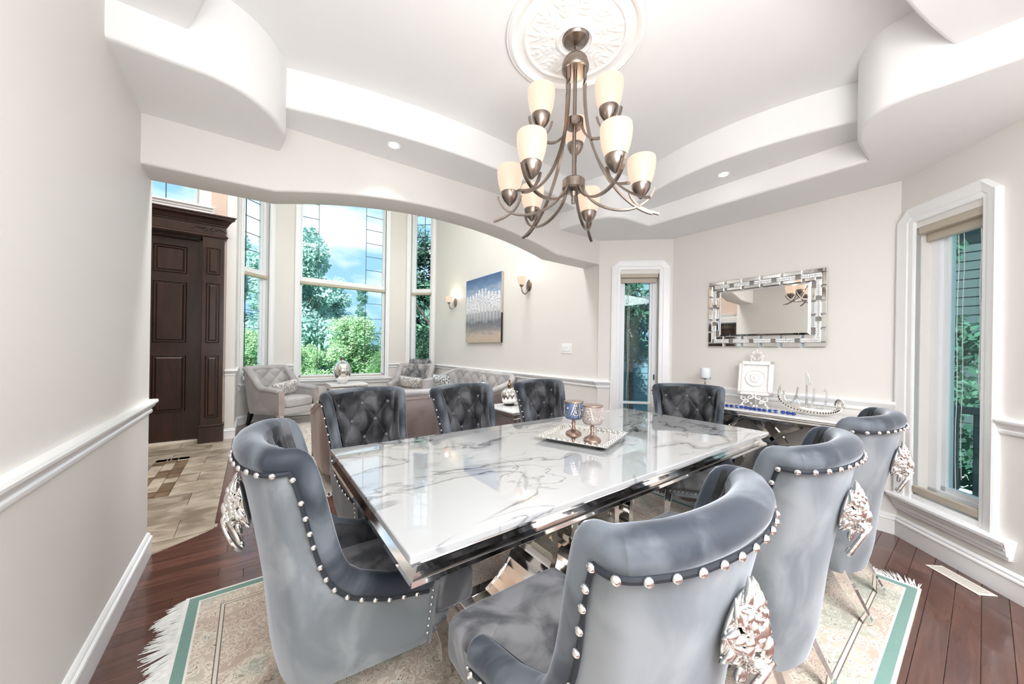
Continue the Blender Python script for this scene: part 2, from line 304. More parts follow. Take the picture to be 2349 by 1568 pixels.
# ------------------------------------------------------------------ mesh builder
class MB:
    def __init__(s): s.v = []; s.f = []
    def add(s, vs, fs):
        o = len(s.v); s.v.extend([tuple(p) for p in vs]); s.f.extend([tuple(i + o for i in f) for f in fs]); return s
    def box(s, x0, x1, y0, y1, z0, z1, mat=None):
        vs = [Vector((x, y, z)) for z in (z0, z1) for y in (y0, y1) for x in (x0, x1)]
        if mat: vs = [mat @ p for p in vs]
        return s.add(vs, [(0, 2, 3, 1), (4, 5, 7, 6), (0, 1, 5, 4), (2, 6, 7, 3), (0, 4, 6, 2), (1, 3, 7, 5)])
    def lathe(s, prof, seg=24, c=(0, 0, 0), mat=None, cap=True):
        vs = []; fs = []; m = len(prof)
        for i in range(seg):
            a = 2 * PI * i / seg
            for r, z in prof: vs.append(Vector((c[0] + r * math.cos(a), c[1] + r * math.sin(a), c[2] + z)))
        if mat: vs = [mat @ p for p in vs]
        for i in range(seg):
            j = (i + 1) % seg
            for k in range(m - 1): fs.append((i * m + k, j * m + k, j * m + k + 1, i * m + k + 1))
        if cap:
            if prof[0][0] > 1e-6: fs.append(tuple(i * m for i in range(seg))[::-1])
            if prof[-1][0] > 1e-6: fs.append(tuple(i * m + m - 1 for i in range(seg)))
        return s.add(vs, fs)
    def sphere(s, c, r, seg=10, ring=6, mat=None):
        if isinstance(r, (int, float)): r = (r, r, r)
        vs = []; fs = []
        R = Matrix.Identity(3) if mat is None else mat
        vs.append(Vector(c) + R @ Vector((0, 0, -r[2])))
        for k in range(1, ring):
            ph = -PI / 2 + PI * k / ring
            for i in range(seg):
                a = 2 * PI * i / seg; vs.append(Vector(c) + R @ Vector((r[0] * math.cos(ph) * math.cos(a), r[1] * math.cos(ph) * math.sin(a), r[2] * math.sin(ph))))
        vs.append(Vector(c) + R @ Vector((0, 0, r[2])))
        for i in range(seg): fs.append((0, 1 + (i + 1) % seg, 1 + i))
        for k in range(ring - 2):
            for i in range(seg):
                a = 1 + k * seg + i; b_ = 1 + k * seg + (i + 1) % seg; fs.append((a, b_, b_ + seg, a + seg))
        t = len(vs) - 1; o = 1 + (ring - 2) * seg
        for i in range(seg): fs.append((o + i, o + (i + 1) % seg, t))
        return s.add(vs, fs)
    def tube(s, path, r, seg=8, closed=False, cap=True, flat=None, up=(0, 0, 1)):
        """sweep an ellipse (r, or per-point list; flat=(a,b) half sizes along side/normal, rectangular if 'rect')"""
        P = [Vector(p) for p in path]; n = len(P); vs = []; fs = []
        T = []
        for i in range(n):
            if closed: t = P[(i + 1) % n] - P[i - 1]
            else: t = P[min(i + 1, n - 1)] - P[max(i - 1, 0)]
            T.append(t.normalized() if t.length > 1e-9 else Vector((0, 0, 1)))
        U = Vector(up)
        if flat is None:
            nrm = T[0].orthogonal().normalized()
        for i in range(n):
            if flat is None:
                nrm = (nrm - T[i] * nrm.dot(T[i])); nrm.normalize(); bi = T[i].cross(nrm)
                rr = r[i] if isinstance(r, (list, tuple)) else r; a = b_ = rr
            else:
                side = T[i].cross(U)
                if side.length < 1e-4: side = T[i].orthogonal()
                side.normalize(); nrm = side; bi = T[i].cross(nrm)
                k = r[i] if isinstance(r, (list, tuple)) else 1
                a = flat[0] * k; b_ = flat[1] * k
            if flat is not None and seg == 4:
                for q, w in ((1, 1), (-1, 1), (-1, -1), (1, -1)): vs.append(P[i] + nrm * a * q + bi * b_ * w)
            else:
                for j in range(seg):
                    an = 2 * PI * j / seg; vs.append(P[i] + nrm * a * math.cos(an) + bi * b_ * math.sin(an))
        for i in range(n if closed else n - 1):
            k = (i + 1) % n
            for j in range(seg): fs.append((i * seg + j, i * seg + (j + 1) % seg, k * seg + (j + 1) % seg, k * seg + j))
        if cap and not closed:
            fs.append(tuple(range(seg))[::-1]); fs.append(tuple((n - 1) * seg + j for j in range(seg)))
        return s.add(vs, fs)
    def grid(s, nu, nv, fn, wu=False):
        vs = [fn(i / (nu - (0 if wu else 1)), j / (nv - 1)) for i in range(nu) for j in range(nv)]; fs = []
        for i in range(nu if wu else nu - 1):
            k = (i + 1) % nu
            for j in range(nv - 1): fs.append((i * nv + j, k * nv + j, k * nv + j + 1, i * nv + j + 1))
        return s.add(vs, fs)
    def prism(s, poly, h0, h1, fn=None):
        """poly 2D (a,b); fn(a,b,h)->xyz"""
        fn = fn or (lambda a, b_, h: (a, b_, h)); n = len(poly)
        vs = [fn(a, b_, h0) for a, b_ in poly] + [fn(a, b_, h1) for a, b_ in poly]
        fs = [tuple(range(n))[::-1], tuple(range(n, 2 * n))] + [(i, (i + 1) % n, n + (i + 1) % n, n + i) for i in range(n)]
        return s.add(vs, fs)
    def build(s, name, mat, parent=None, smooth=False, bevel=0, bseg=2, loc=None, sub=0, weld=False, angle=35):
        me = bpy.data.meshes.new(name); me.from_pydata([tuple(v) for v in s.v], [], s.f)
        bm = bmesh.new(); bm.from_mesh(me)
        if weld: bmesh.ops.remove_doubles(bm, verts=bm.verts, dist=1e-5)
        bmesh.ops.recalc_face_normals(bm, faces=bm.faces); bm.to_mesh(me); bm.free()
        if isinstance(mat, str): mat = MATS[mat]
        me.materials.append(mat)
        if smooth:
            me.polygons.foreach_set('use_smooth', [True] * len(me.polygons))
            me.set_sharp_from_angle(angle=math.radians(angle))
        o = bpy.data.objects.new(name, me); C.objects.link(o)
        if parent: o.parent = parent
        if loc: o.location = loc
        if sub:
            q = o.modifiers.new('sub', 'SUBSURF'); q.levels = sub; q.render_levels = sub
        if bevel:
            q = o.modifiers.new('bevel', 'BEVEL'); q.width = bevel; q.segments = bseg; q.limit_method = 'ANGLE'; q.angle_limit = math.radians(40)
        return o

def empty(name, loc=(0, 0, 0), rz=0, label=None, cat=None, group=None, kind=None):
    o = bpy.data.objects.new(name, None); C.objects.link(o); o.location = loc; o.rotation_euler = (0, 0, rz); o.empty_display_size = .1
    return tag(o, label, cat, group, kind)
def tag(o, label=None, cat=None, group=None, kind=None):
    if label: o['label'] = label
    if cat: o['category'] = cat
    if group: o['group'] = group
    if kind: o['kind'] = kind
    return o
def struct(o): o['kind'] = 'structure'; return o
CH = {}
def copy_tree(o, parent=None):
    c = o.copy(); C.objects.link(c); c.parent = parent
    for ch in list(o.children): copy_tree(ch, c)
    return c

def frame2d(P, Q, inward):
    """local frame on a vertical wall: (u along P->Q, n into the room, z)"""
    P = Vector((P[0], P[1])); Q = Vector((Q[0], Q[1])); d = (Q - P).normalized(); nn = Vector((-d.y, d.x))
    if nn.dot(Vector(inward)) < 0: nn = -nn
    def f(u, n_, z): p = P + d * u + nn * n_; return Vector((p.x, p.y, z))
    f.len = (Q - P).length; f.P = P; f.d = d; f.n = nn
    return f
def fbox(mb, f, u0, u1, n0, n1, z0, z1):
    vs = [f(u, n, z) for z in (z0, z1) for n in (n0, n1) for u in (u0, u1)]
    return mb.add(vs, [(0, 2, 3, 1), (4, 5, 7, 6), (0, 1, 5, 4), (2, 6, 7, 3), (0, 4, 6, 2), (1, 3, 7, 5)])
def wall(name, f, z0, z1, openings=(), mat='wall_paint', th=.2, u0=0, u1=None):
    u1 = f.len if u1 is None else u1
    mb = MB(); us = sorted({u0, u1, *[o[0] for o in openings], *[o[1] for o in openings]})
    for a, b_ in zip(us[:-1], us[1:]):
        zs = [z0]; holes = sorted([(o[2], o[3]) for o in openings if o[0] <= a + 1e-6 and o[1] >= b_ - 1e-6])
        cur = z0
        for h0, h1 in holes:
            if h0 > cur: fbox(mb, f, a, b_, -th, 0, cur, h0)
            cur = h1
        if cur < z1: fbox(mb, f, a, b_, -th, 0, cur, z1)
    return struct(mb.build(name, mat, weld=False))
def sweep(name, profile, pts, inward_pts, mat='trim_white', parent=None, closed=False):
    """profile: list of (n,z); pts: plan polyline; room side given by left(+1)/right(-1)"""
    P = [Vector(p) for p in pts]; side = inward_pts; mb = MB(); n = len(P); m = len(profile); vs = []
    for i in range(n):
        if i == 0: d0 = d1 = (P[1] - P[0]).normalized()
        elif i == n - 1: d0 = d1 = (P[-1] - P[-2]).normalized()
        else: d0 = (P[i] - P[i - 1]).normalized(); d1 = (P[i + 1] - P[i]).normalized()
        n0 = Vector((-d0.y, d0.x)) * side; n1 = Vector((-d1.y, d1.x)) * side
        b_ = (n0 + n1).normalized(); k = 1 / max(.3, b_.dot(n0))
        for a, z in profile: p = P[i] + b_ * a * k; vs.append((p.x, p.y, z))
    fs = []
    for i in range(n - 1):
        for j in range(m): fs.append((i * m + j, (i + 1) * m + j, (i + 1) * m + (j + 1) % m, i * m + (j + 1) % m))
    fs.append(tuple(range(m))); fs.append(tuple((n - 1) * m + j for j in range(m))[::-1])
    mb.add(vs, fs); return mb.build(name, mat, parent, smooth=True, angle=30)
RAIL = [(0, .845), (.010, .845), (.014, .852), (.014, .862), (.009, .868), (.013, .876), (.022, .884), (.026, .896), (.034, .904), (.036, .914), (.032, .924), (0, .926)]
BASE = [(0, 0), (.018, 0), (.018, .098), (.022, .102), (.020, .110), (.012, .116), (.013, .126), (.007, .136), (0, .140)]

# ================================================================== STRUCTURE
ZC, Z1, Z2, ZL = 2.47, 2.63, 2.86, 5.0
# plan points
XL = -.489
BF0, BF1 = (XL, 2.66), (3.07, 2.55)          # beam front line
cor = dict(a=(3.07, 2.55), b=(3.63, 2.01), c=(3.63, .357), d=(3.07, -.20))
struct(MB().box(-3.0, 4.2, -3.4, 7.8, -.12, -.012).build('floor', 'grout'))
FLOOR = bpy.data.objects['floor']

def plank_mesh(L, W, T=.012):
    mb = MB(); b_ = .0012
    mb.add([(0, 0, -T), (L, 0, -T), (L, W, -T), (0, W, -T), (0, 0, -b_), (L, 0, -b_), (L, W, -b_), (0, W, -b_), (b_, b_, 0), (L - b_, b_, 0), (L - b_, W - b_, 0), (b_, W - b_, 0)],
           [(0, 3, 2, 1), (0, 1, 5, 4), (1, 2, 6, 5), (2, 3, 7, 6), (3, 0, 4, 7), (4, 5, 9, 8), (5, 6, 10, 9), (6, 7, 11, 10), (7, 4, 8, 11), (8, 9, 10, 11)])
    return mb
PW = .085
def inside_wood(x0, x1, y0, y1):
    return True
# hardwood planks run along x; hall strip behind the camera is one joined part
rng = random.Random(3); planks = []
row = 0; y = -.255
while y < 6.9:
    xs0 = XL if y < 2.93 else -.2
    # diagonal tile edge between (-.47,2.93) and (-.18,3.13)
    if 2.90 <= y < 3.13: xs0 = -.472 + max(0, (y - 2.93)) / .2 * .29
    xe = 3.66 if y < 2.6 else 3.1
    x = xs0 - rng.random() * .7
    while x < xe:
        L = .55 + rng.random() * .75
        a, b_ = max(x, xs0), min(x + L, xe)
        if b_ - a > .05: planks.append((a, b_, y))
        x += L
    y += PW
# planks the photo can show become parts; those under rug and furniture are joined
vis = []; rest = MB()
for a, b_, y in planks:
    under_rug = (.22 < y < 2.2) and a > -.2 and b_ < 2.85
    living_hidden = y > 3.45 and a > .1
    if under_rug or living_hidden: 
        m_ = plank_mesh(b_ - a - .0015, PW - .0015); rest.add([(v[0] + a, v[1] + y, v[2]) for v in m_.v], m_.f)
    else: vis.append((a, b_, y))
for a, b_, y in vis[:295]:
    plank_mesh(b_ - a - .0015, PW - .0015).build('plank', 'floor_wood', FLOOR, loc=(a, y, 0))
for a, b_, y in vis[295:]:
    m_ = plank_mesh(b_ - a - .0015, PW - .0015); rest.add([(v[0] + a, v[1] + y, v[2]) for v in m_.v], m_.f)
for k in range(37):
    yy = -3.4 + k * PW
    m_ = plank_mesh(3.6, PW - .0015); rest.add([(v[0] + XL, v[1] + yy, v[2]) for v in m_.v], m_.f)
o = rest.build('hidden_planks', 'floor_wood', FLOOR); o['kind'] = 'stuff'
# travertine tiles of the foyer, brick laid, with a mosaic inset
def tile_obj(x0, x1, y0, y1, mat, g=.004):
    if x1 - x0 < .02 or y1 - y0 < .02: return
    m_ = plank_mesh(x1 - x0 - g, y1 - y0 - g); m_.build('tile', mat, FLOOR, loc=(x0 + g / 2, y0 + g / 2, .001))
ty = 2.50; r_ = 0
while ty < 6.05:
    th_ = .30
    y1_ = min(ty + th_, 6.06); x = -2.2 - (.3 if r_ % 2 else 0)
    while x < -.2:
        a, b_ = max(x, -2.2), min(x + .6, -.2)
        if y1_ <= 2.93: b_ = min(b_, -.62)
        if b_ - a > .02:
            if 4.0 < (ty + y1_) / 2 < 5.3:
                # mosaic band occupies x in [-.82,-.55]; keep tiles outside it
                if a < -.82: tile_obj(a, min(b_, -.82), ty, y1_, 'travertine')
                if b_ > -.55: tile_obj(max(a, -.55), b_, ty, y1_, 'travertine')
            elif ty < 3.13 and b_ > -.47:
                # cut tiles against the diagonal edge
                bb = b_
                mb = MB(); g = .003
                px0 = max(a, -.61); 
                def edge(yv): return min(bb, -.472 + (yv - 2.93) / .2 * .29) if yv < 3.13 else bb
                yy0 = max(ty, 2.93)
                if a < -.61 and ty < 2.93: tile_obj(a, -.61, ty, 2.93, 'travertine')
                poly = [(a + g, yy0 + g), (edge(yy0), yy0 + g), (edge(min(3.13, y1_)), min(3.13, y1_) - g), (bb - g if y1_ > 3.13 else edge(y1_), y1_ - g), (a + g, y1_ - g)]
                mb.prism(poly, -.011, .001); mb.build('tile', 'travertine', FLOOR)
            else: tile_obj(a, b_, ty, y1_, 'travertine')
        x += .6
    ty = y1_; r_ += 1
for i in range(3):
    yy = 4.0 + (.05 if i == 1 else 0); k = 0
    while yy < 5.3:
        tile_obj(-.82 + i * .09, -.73 + i * .09, yy, min(5.3, yy + .13), 'mosaic_light' if rng.random() < .5 else 'mosaic_dark'); yy += .13; k += 1
# metal strip along the tile edge, threshold
# ---- walls
fL = frame2d((XL, -3.2), (XL, 2.93), (1, 0))
wall('wall_left', fL, 0, ZC + .5, th=.12)
fS = frame2d(cor['a'], cor['b'], (-1, -1)); fM = frame2d(cor['b'], cor['c'], (-1, 0)); fR = frame2d(cor['c'], cor['d'], (-1, 1))
wall('wall_right_angled_far', fS, 0, ZC + .5, [(.232, .637, .33, 2.10)])
wall('wall_right', fM, 0, ZC + .5)
wall('wall_right_angled_near', fR, 0, ZC + .5, [(.11, .497, .33, 2.10)])
fN = frame2d(cor['d'], (3.07, -3.2), (-1, 0)); wall('wall_right_hall', fN, 0, ZC + .5)
fB = frame2d((XL, -3.2), (3.07, -3.2), (0, 1)); wall('wall_back', fB, 0, ZC + .5, [(.5, 3.1, .5, 2.2)])  # unseen wall, its opening added to let fill daylight in
# living room
XR = 3.10; YB = 7.42
fV = frame2d((3.085, 2.56), (XR, 6.95), (-1, 0)); wall('wall_living_right', fV, 0, ZL)
fBR = frame2d((XR, 6.95), (2.63, YB), (-1, -1)); fBM = frame2d((2.63, YB), (.297, YB), (0, -1)); fBL = frame2d((.297, YB), (-.2, 6.93), (1, -1))
BRO = (.085, .56, .66, 4.3); BMO = (.43, 1.96, .66, 4.3); BLO = (.12, .60, .66, 4.3)
wall('wall_bay_right', fBR, 0, ZL, [BRO]); wall('wall_bay', fBM, 0, ZL, [BMO]); wall('wall_bay_left', fBL, 0, ZL, [BLO])
fD = frame2d((-.2, 6.05), (-2.2, 6.05), (0, -1))
DO = (.34, 1.36, 0, 2.62); FWO = (.38, 1.40, 3.05, 4.2)
wall('wall_foyer_front', fD, 0, ZL, [DO, FWO], mat='foyer_paint', u0=.02)
fP = frame2d((-.197, 6.93), (-.197, 6.042), (1, 0)); wall('wall_bay_return', fP, 0, ZL, th=.1)
fW = frame2d((-2.2, 6.05), (-2.2, 2.4), (1, 0)); wall('wall_foyer_left', fW, 0, ZL, [(1.65, 2.46, 0, 2.0)], mat='foyer_paint')
fQ = frame2d((-2.2, 2.6), (-.61, 2.6), (0, 1)); wall('wall_foyer_back', fQ, 0, ZL, th=.1)
# wall above the beam on the living side
wall('wall_above_beam', frame2d((XL - .1, 2.93), (3.1, 2.83), (0, 1)), 2.55, ZL, th=.08)
struct(MB().box(-2.4, 3.4, 2.6, 7.8, ZL, ZL + .1).build('ceiling_living', 'ceiling_paint'))

# ---- soft-edged plates made from 2D outlines
def plate(name, outlines, z0, z1, mat, bev=.018, parent=None, M4=None):
    cu = bpy.data.curves.new(name, 'CURVE'); cu.dimensions = '2D'; cu.fill_mode = 'BOTH'
    for pts in outlines:
        sp = cu.splines.new('POLY'); sp.points.add(len(pts) - 1); sp.use_cyclic_u = True
        for q, p in zip(sp.points, pts): q.co = (p[0], p[1], 0, 1)
    cu.extrude = (z1 - z0) / 2 - bev; cu.bevel_depth = bev; cu.bevel_resolution = 3; cu.offset = -bev
    t = bpy.data.objects.new(name + '_tmp', cu); C.objects.link(t)
    dg = bpy.context.evaluated_depsgraph_get(); me = bpy.data.meshes.new_from_object(t.evaluated_get(dg))
    bpy.data.objects.remove(t); bpy.data.curves.remove(cu)
    me.transform(Matrix.Translation((0, 0, (z0 + z1) / 2)))
    if M4 is not None: me.transform(M4)
    me.materials.clear(); me.materials.append(MATS[mat])
    me.polygons.foreach_set('use_smooth', [True] * len(me.polygons)); me.set_sharp_from_angle(angle=math.radians(40))
    o = bpy.data.objects.new(name, me); C.objects.link(o)
    if parent: o.parent = parent
    return o
def smooth_poly(pts, n=4):
    """Catmull-Rom through open list"""
    P = [Vector(p) for p in pts]; out = []
    for i in range(len(P) - 1):
        a = P[max(i - 1, 0)]; b_ = P[i]; c_ = P[i + 1]; d_ = P[min(i + 2, len(P) - 1)]
        for k in range(n):
            t = k / n; out.append(tuple(.5 * ((2 * b_) + (c_ - a) * t + (2 * a - 5 * b_ + 4 * c_ - d_) * t * t + (3 * b_ - a - 3 * c_ + d_) * t ** 3)))
    out.append(tuple(P[-1])); return out
noseFL = smooth_poly([(-.173, 2.09), (-.08, 2.118), (0, 2.175), (.078, 2.27), (.124, 2.376), (.14, 2.468), (.118, 2.70)])
noseFR = smooth_poly([(2.46, 2.62), (2.522, 2.287), (2.544, 2.144), (2.60, 2.04), (2.73, 1.972), (2.88, 1.957)])
noseNR = smooth_poly([(2.90, .452), (2.795, .45), (2.64, .42), (2.536, .365), (2.482, .30), (2.467, .2), (2.485, .08), (2.51, -.25)])
noseNL = smooth_poly([(.12, -.25), (.14, .05), (.125, .2), (.07, .30), (0, .38), (-.09, .43), (-.18, .45)])
OUT = [(XL - .15, -3.3), (3.9, -3.3), (3.9, 2.8), (XL - .15, 2.8)]
cross = [(XL - .05, 2.09)] + noseFL + noseFR + [(3.08, 1.955), (3.10, .453)] + noseNR + noseNL + [(XL - .05, .45)]
p0 = struct(plate('ceiling', [OUT, cross], ZC, ZC + .52, 'ceiling_paint', .02))
def arc(a, b_, n, fn): return [fn(a + (b_ - a) * i / n) for i in range(n + 1)]
farA = arc(.0, 2.62, 24, lambda x: (x, 2.39 - .16 * (1 - ((x - 1.31) / 1.17) ** 2) - .02 * (x - 1.3)))
rightA = arc(2.2, .22, 20, lambda y: (2.85 - .17 * (1 - ((y - 1.22) / .76) ** 2), y))
nearA = arc(2.62, .0, 24, lambda x: (x, .10 + .16 * (1 - ((x - 1.31) / 1.17) ** 2)))
leftA = arc(.22, 2.3, 20, lambda y: (-.24 + .16 * (1 - ((y - 1.24) / .85) ** 2), y))
hole2 = [p for p in farA if .05 < p[0] < 2.55] + [p for p in rightA if .3 < p[1] < 2.1] + [p for p in nearA if .05 < p[0] < 2.55] + [p for p in leftA if .3 < p[1] < 2.2]
struct(plate('ceiling_step', [[(XL - .1, -.5), (3.3, -.5), (3.3, 2.75), (XL - .1, 2.75)], hole2], Z1, Z1 + .4, 'ceiling_paint', .015))
struct(MB().box(XL - .1, 3.3, -.5, 2.8, Z2, Z2 + .1).build('ceiling_tray', 'ceiling_paint'))

# ---- arched beam between dining and living room
bx0, bx1 = XL - .06, 3.10
barch = [(bx0, 2.205), (.10, 2.215)]
for i in range(1, 24):
    t = i / 24; x = .10 + (2.45 - .10) * t; barch.append((x, 2.215 + .155 * (1 - abs(2 * t - 1) ** 2.0)))
barch += [(2.45, 2.212), (bx1 + .01, 2.205), (bx1 + .01, 2.645), (bx0, 2.645)]
# outline lives in x,z ; thickness .25 from front line towards +y
ang = math.atan2(BF1[1] - BF0[1], BF1[0] - BF0[0])
def beamM():
    # local (x,y=z_world, z=thickness) -> world
    R = Matrix(((math.cos(ang), 0, -math.sin(ang), 0), (math.sin(ang), 0, math.cos(ang), 0), (0, 1, 0, 0), (0, 0, 0, 1)))
    T = Matrix.Translation((XL, 2.66, 0)) ; return T @ R @ Matrix.Translation((-XL, 0, 0))
struct(tag(plate('beam', [barch], 0, .25, 'wall_paint', .014, M4=beamM())))

# ---- chair rails and baseboards
lp = [(XL, -3.0), (XL, 2.93), (XL - .12, 2.93)]
struct(sweep('trim_1', RAIL, lp, -1)); struct(sweep('baseboard_left', BASE, lp, -1))
rp = [(XR, 6.9), (3.085, 2.56), cor['a'], tuple(fS(.134, 0, 0)[:2])]
struct(sweep('trim_2', RAIL, rp, -1))
struct(sweep('baseboard_living', BASE, [(XR, 6.95), (3.085, 2.56), cor['a'], cor['b'], cor['c'], cor['d'], (3.07, -3.0)], -1))
struct(sweep('trim_3', RAIL, [tuple(fS(.748, 0, 0)[:2]), cor['b'], cor['c']], -1))
struct(sweep('trim_4', RAIL, [tuple(fR(.583, 0, 0)[:2]), cor['d'], (3.07, -3.0)], -1))
struct(sweep('trim_5', RAIL, [(-.30, 6.05), (-.2, 6.05), (-.2, 6.93)], -1))
struct(sweep('trim_6', RAIL, [tuple(fBM(.36, 0, 0)[:2]), tuple(fBM(.0, 0, 0)[:2])], -1))
struct(sweep('trim_7', RAIL, [tuple(fBL(.0, 0, 0)[:2]), tuple(fBM(2.03, 0, 0)[:2])], -1))
struct(sweep('baseboard_bay', BASE, [(-.30, 6.05), (-.2, 6.05), (-.2, 6.93), (.297, YB), (2.63, YB), (XR, 6.95)], -1))

# ================================================================== WINDOWS AND DOORS
def casing_profile_ring(mb, f, pts_out, pts_in, depth):
    """flat casing between outer and inner outlines (u,z) with stepped depth"""
    n = len(pts_out)
    def lay(pts, nn): return [f(u, nn, z) for u, z in pts]
    def mix(t): return [(a[0] + (b_[0] - a[0]) * t, a[1] + (b_[1] - a[1]) * t) for a, b_ in zip(pts_out, pts_in)]
    rows = [lay(pts_out, 0), lay(pts_out, depth), lay(mix(.12), depth * 1.15), lay(mix(.3), depth), lay(mix(.62), depth * .8), lay(mix(.68), depth * .62), lay(mix(.93), depth * .55), lay(pts_in, depth * .4), lay(pts_in, -.03)]
    vs = [p for r in rows for p in r]; fs = []
    for r in range(len(rows) - 1):
        for i in range(n - 1): fs.append((r * n + i, r * n + i + 1, (r + 1) * n + i + 1, (r + 1) * n + i))
    mb.add(vs, fs)
def window(name, label, f, op, cas, chamf, glass_n, frame_w, glass='window_glass', lead=None, bars=(), sill=None, valance=None, bottom_shade=None, top_z=None, cas_mat='trim_white', latch=None, cords=None):
    u0, u1, z0, z1 = op
    root = empty(name); root['kind'] = 'structure'; root['label'] = label
    c0, c1, cz = cas   # outer casing u0,u1,top z
    zb = sill[0] if sill else z0
    out = [(c0, zb), (c0, cz - chamf), (c0 + chamf, cz), (c1 - chamf, cz), (c1, cz - chamf), (c1, zb)]
    if chamf: inn = [(u0, zb), (u0, z1 - .0), (u0 + .0, z1), (u1, z1), (u1, z1), (u1, zb)]
    else: out = [(c0, zb), (c0, cz), (c1, cz), (c1, zb)]; inn = [(u0, zb), (u0, z1), (u1, z1), (u1, zb)]
    mb = MB(); casing_profile_ring(mb, f, out, inn, .028); mb.build('casing', cas_mat, root)
    if sill:   # stool and apron
        sz, su0, su1, drop = sill
        prof = [(0, 0), (.055, 0), (.062, -.008), (.062, -.022), (.052, -.032), (.045, -.036), (.04, -.055), (.03, -.062), (.028, -.085), (.018, -.092), (.016, -drop), (0, -drop)]
        mb = MB(); vs = [f(su0 + (.02 if q > 2 else 0), a, sz + b_) for q, (a, b_) in enumerate(prof)] + [f(su1 - (.02 if q > 2 else 0), a, sz + b_) for q, (a, b_) in enumerate(prof)]
        k = len(prof); mb.add(vs, [(i, (i + 1) % k, k + (i + 1) % k, k + i) for i in range(k)] + [tuple(range(k)), tuple(range(k, 2 * k))[::-1]])
        fbox(mb, f, u0, u1, -abs(glass_n), .01, z0 - .03, z0 - .001)
        mb.build('window_sill', cas_mat, root)
    fw = frame_w
    mb = MB(); gn = glass_n
    for (a, b_, zz0, zz1) in ((u0, u0 + fw, z0, z1), (u1 - fw, u1, z0, z1), (u0, u1, z0, z0 + fw), (u0, u1, z1 - fw, z1)):
        fbox(mb, f, a, b_, gn - .03, gn + .045, zz0, zz1)
    for (a, b_, zz0, zz1) in ((u0 + fw, u0 + fw * 1.5, z0 + fw, z1 - fw), (u1 - fw * 1.5, u1 - fw, z0 + fw, z1 - fw), (u0 + fw, u1 - fw, z0 + fw, z0 + fw * 1.5), (u0 + fw, u1 - fw, z1 - fw * 1.5, z1 - fw)):
        fbox(mb, f, a, b_, gn - .02, gn + .022, zz0, zz1)
    mb.build('window_frame', 'vinyl_white', root)
    for (bz0, bz1, dep, mt) in bars:
        mb = MB(); fbox(mb, f, u0, u1, gn - .03, gn + dep, bz0, bz1); mb.build('transom_bar', mt, root, bevel=.004)
    # panes between bars
    zs = [z0 + fw] ; 
    for (bz0, bz1, dep, mt) in sorted([b_ for b_ in bars if b_[3] != 'shade_beige']): zs += [bz0, bz1]
    zs += [z1 - fw]
    for i in range(0, len(zs), 2):
        mb = MB(); fbox(mb, f, u0 + fw, u1 - fw, gn - .003, gn + .003, zs[i], zs[i + 1]); mb.build('pane', glass, root)
    if lead:
        for a in lead['v']:
            for i in range(0, len(zs), 2):
                mb = MB(); fbox(mb, f, a - .004, a + .004, gn - .006, gn + .007, zs[i], zs[i + 1]); mb.build('lead_came', 'lead', root)
        for (a, b_, z) in lead['h']:
            mb = MB(); fbox(mb, f, a, b_, gn - .006, gn + .007, z - .004, z + .004); mb.build('lead_came', 'lead', root)
    if valance:
        vz0, vz1, vn = valance
        mb = MB(); fbox(mb, f, u0 + .006, u1 - .006, vn - .06, vn, vz0, vz1); mb.build('blind_headrail', 'shade_beige', root, bevel=.006)
        mb = MB(); fbox(mb, f, u0 + .012, u1 - .012, vn - .085, vn - .045, vz0 - .05, vz0); mb.build('folded_blind', 'shade_beige', root, bevel=.003)
    if bottom_shade:
        a, b_, nn = bottom_shade
        mb = MB(); fbox(mb, f, u0 + .004, u1 - .004, nn - .03, nn, a, b_); mb.build('bottom_rail', 'shade_beige', root, bevel=.006)
    if cords:
        for (u, za, zb_, r) in cords:
            mb = MB(); pts = [f(u + .004 * math.sin(k * 1.7), gn + .05, za + (zb_ - za) * k / 8) for k in range(9)]; mb.tube(pts, r, 6); mb.build('cord', 'vinyl_white', root)
    if latch:
        u, z = latch; mb = MB(); fbox(mb, f, u - .006, u + .006, gn + .04, gn + .06, z - .03, z + .03); mb.build('latch', 'lead', root, bevel=.003)
    return root
window('window_1', 'tall narrow dining room window left of the mirror, looking onto grey-blue siding', fS, (.232, .637, .33, 2.14), (.134, .748, 2.24), .072, -.13, .045, 'tint_glass',
       bars=((.665, .69, .03, 'vinyl_white'),), sill=(.30, .10, .78, .11), valance=(2.06, 2.125, -.005), cords=((.33, 2.0, .5, .0018), (.345, 2.0, .62, .0014), (.56, 2.0, .5, .0016)), latch=(.617, .97))
window('window_2', 'tall narrow dining room window at the right of the picture with a beige blind rail', fR, (.11, .497, .33, 2.14), (.0, .582, 2.24), .075, -.13, .055, 'tint_glass',
       sill=(.30, -.02, .66, .11), valance=(2.055, 2.12, -.005), bottom_shade=(.345, .39, .01), cords=((.28, 2.0, .42, .0016), (.31, 2.0, .5, .0014), (.40, 2.0, 1.0, .003)))
lz = [.953, 1.25, 1.547, 1.84, 2.148]; uz = [2.83 + .275 * k for k in range(5)]
def hs(a, b_): return [(a, b_, z) for z in lz + uz]
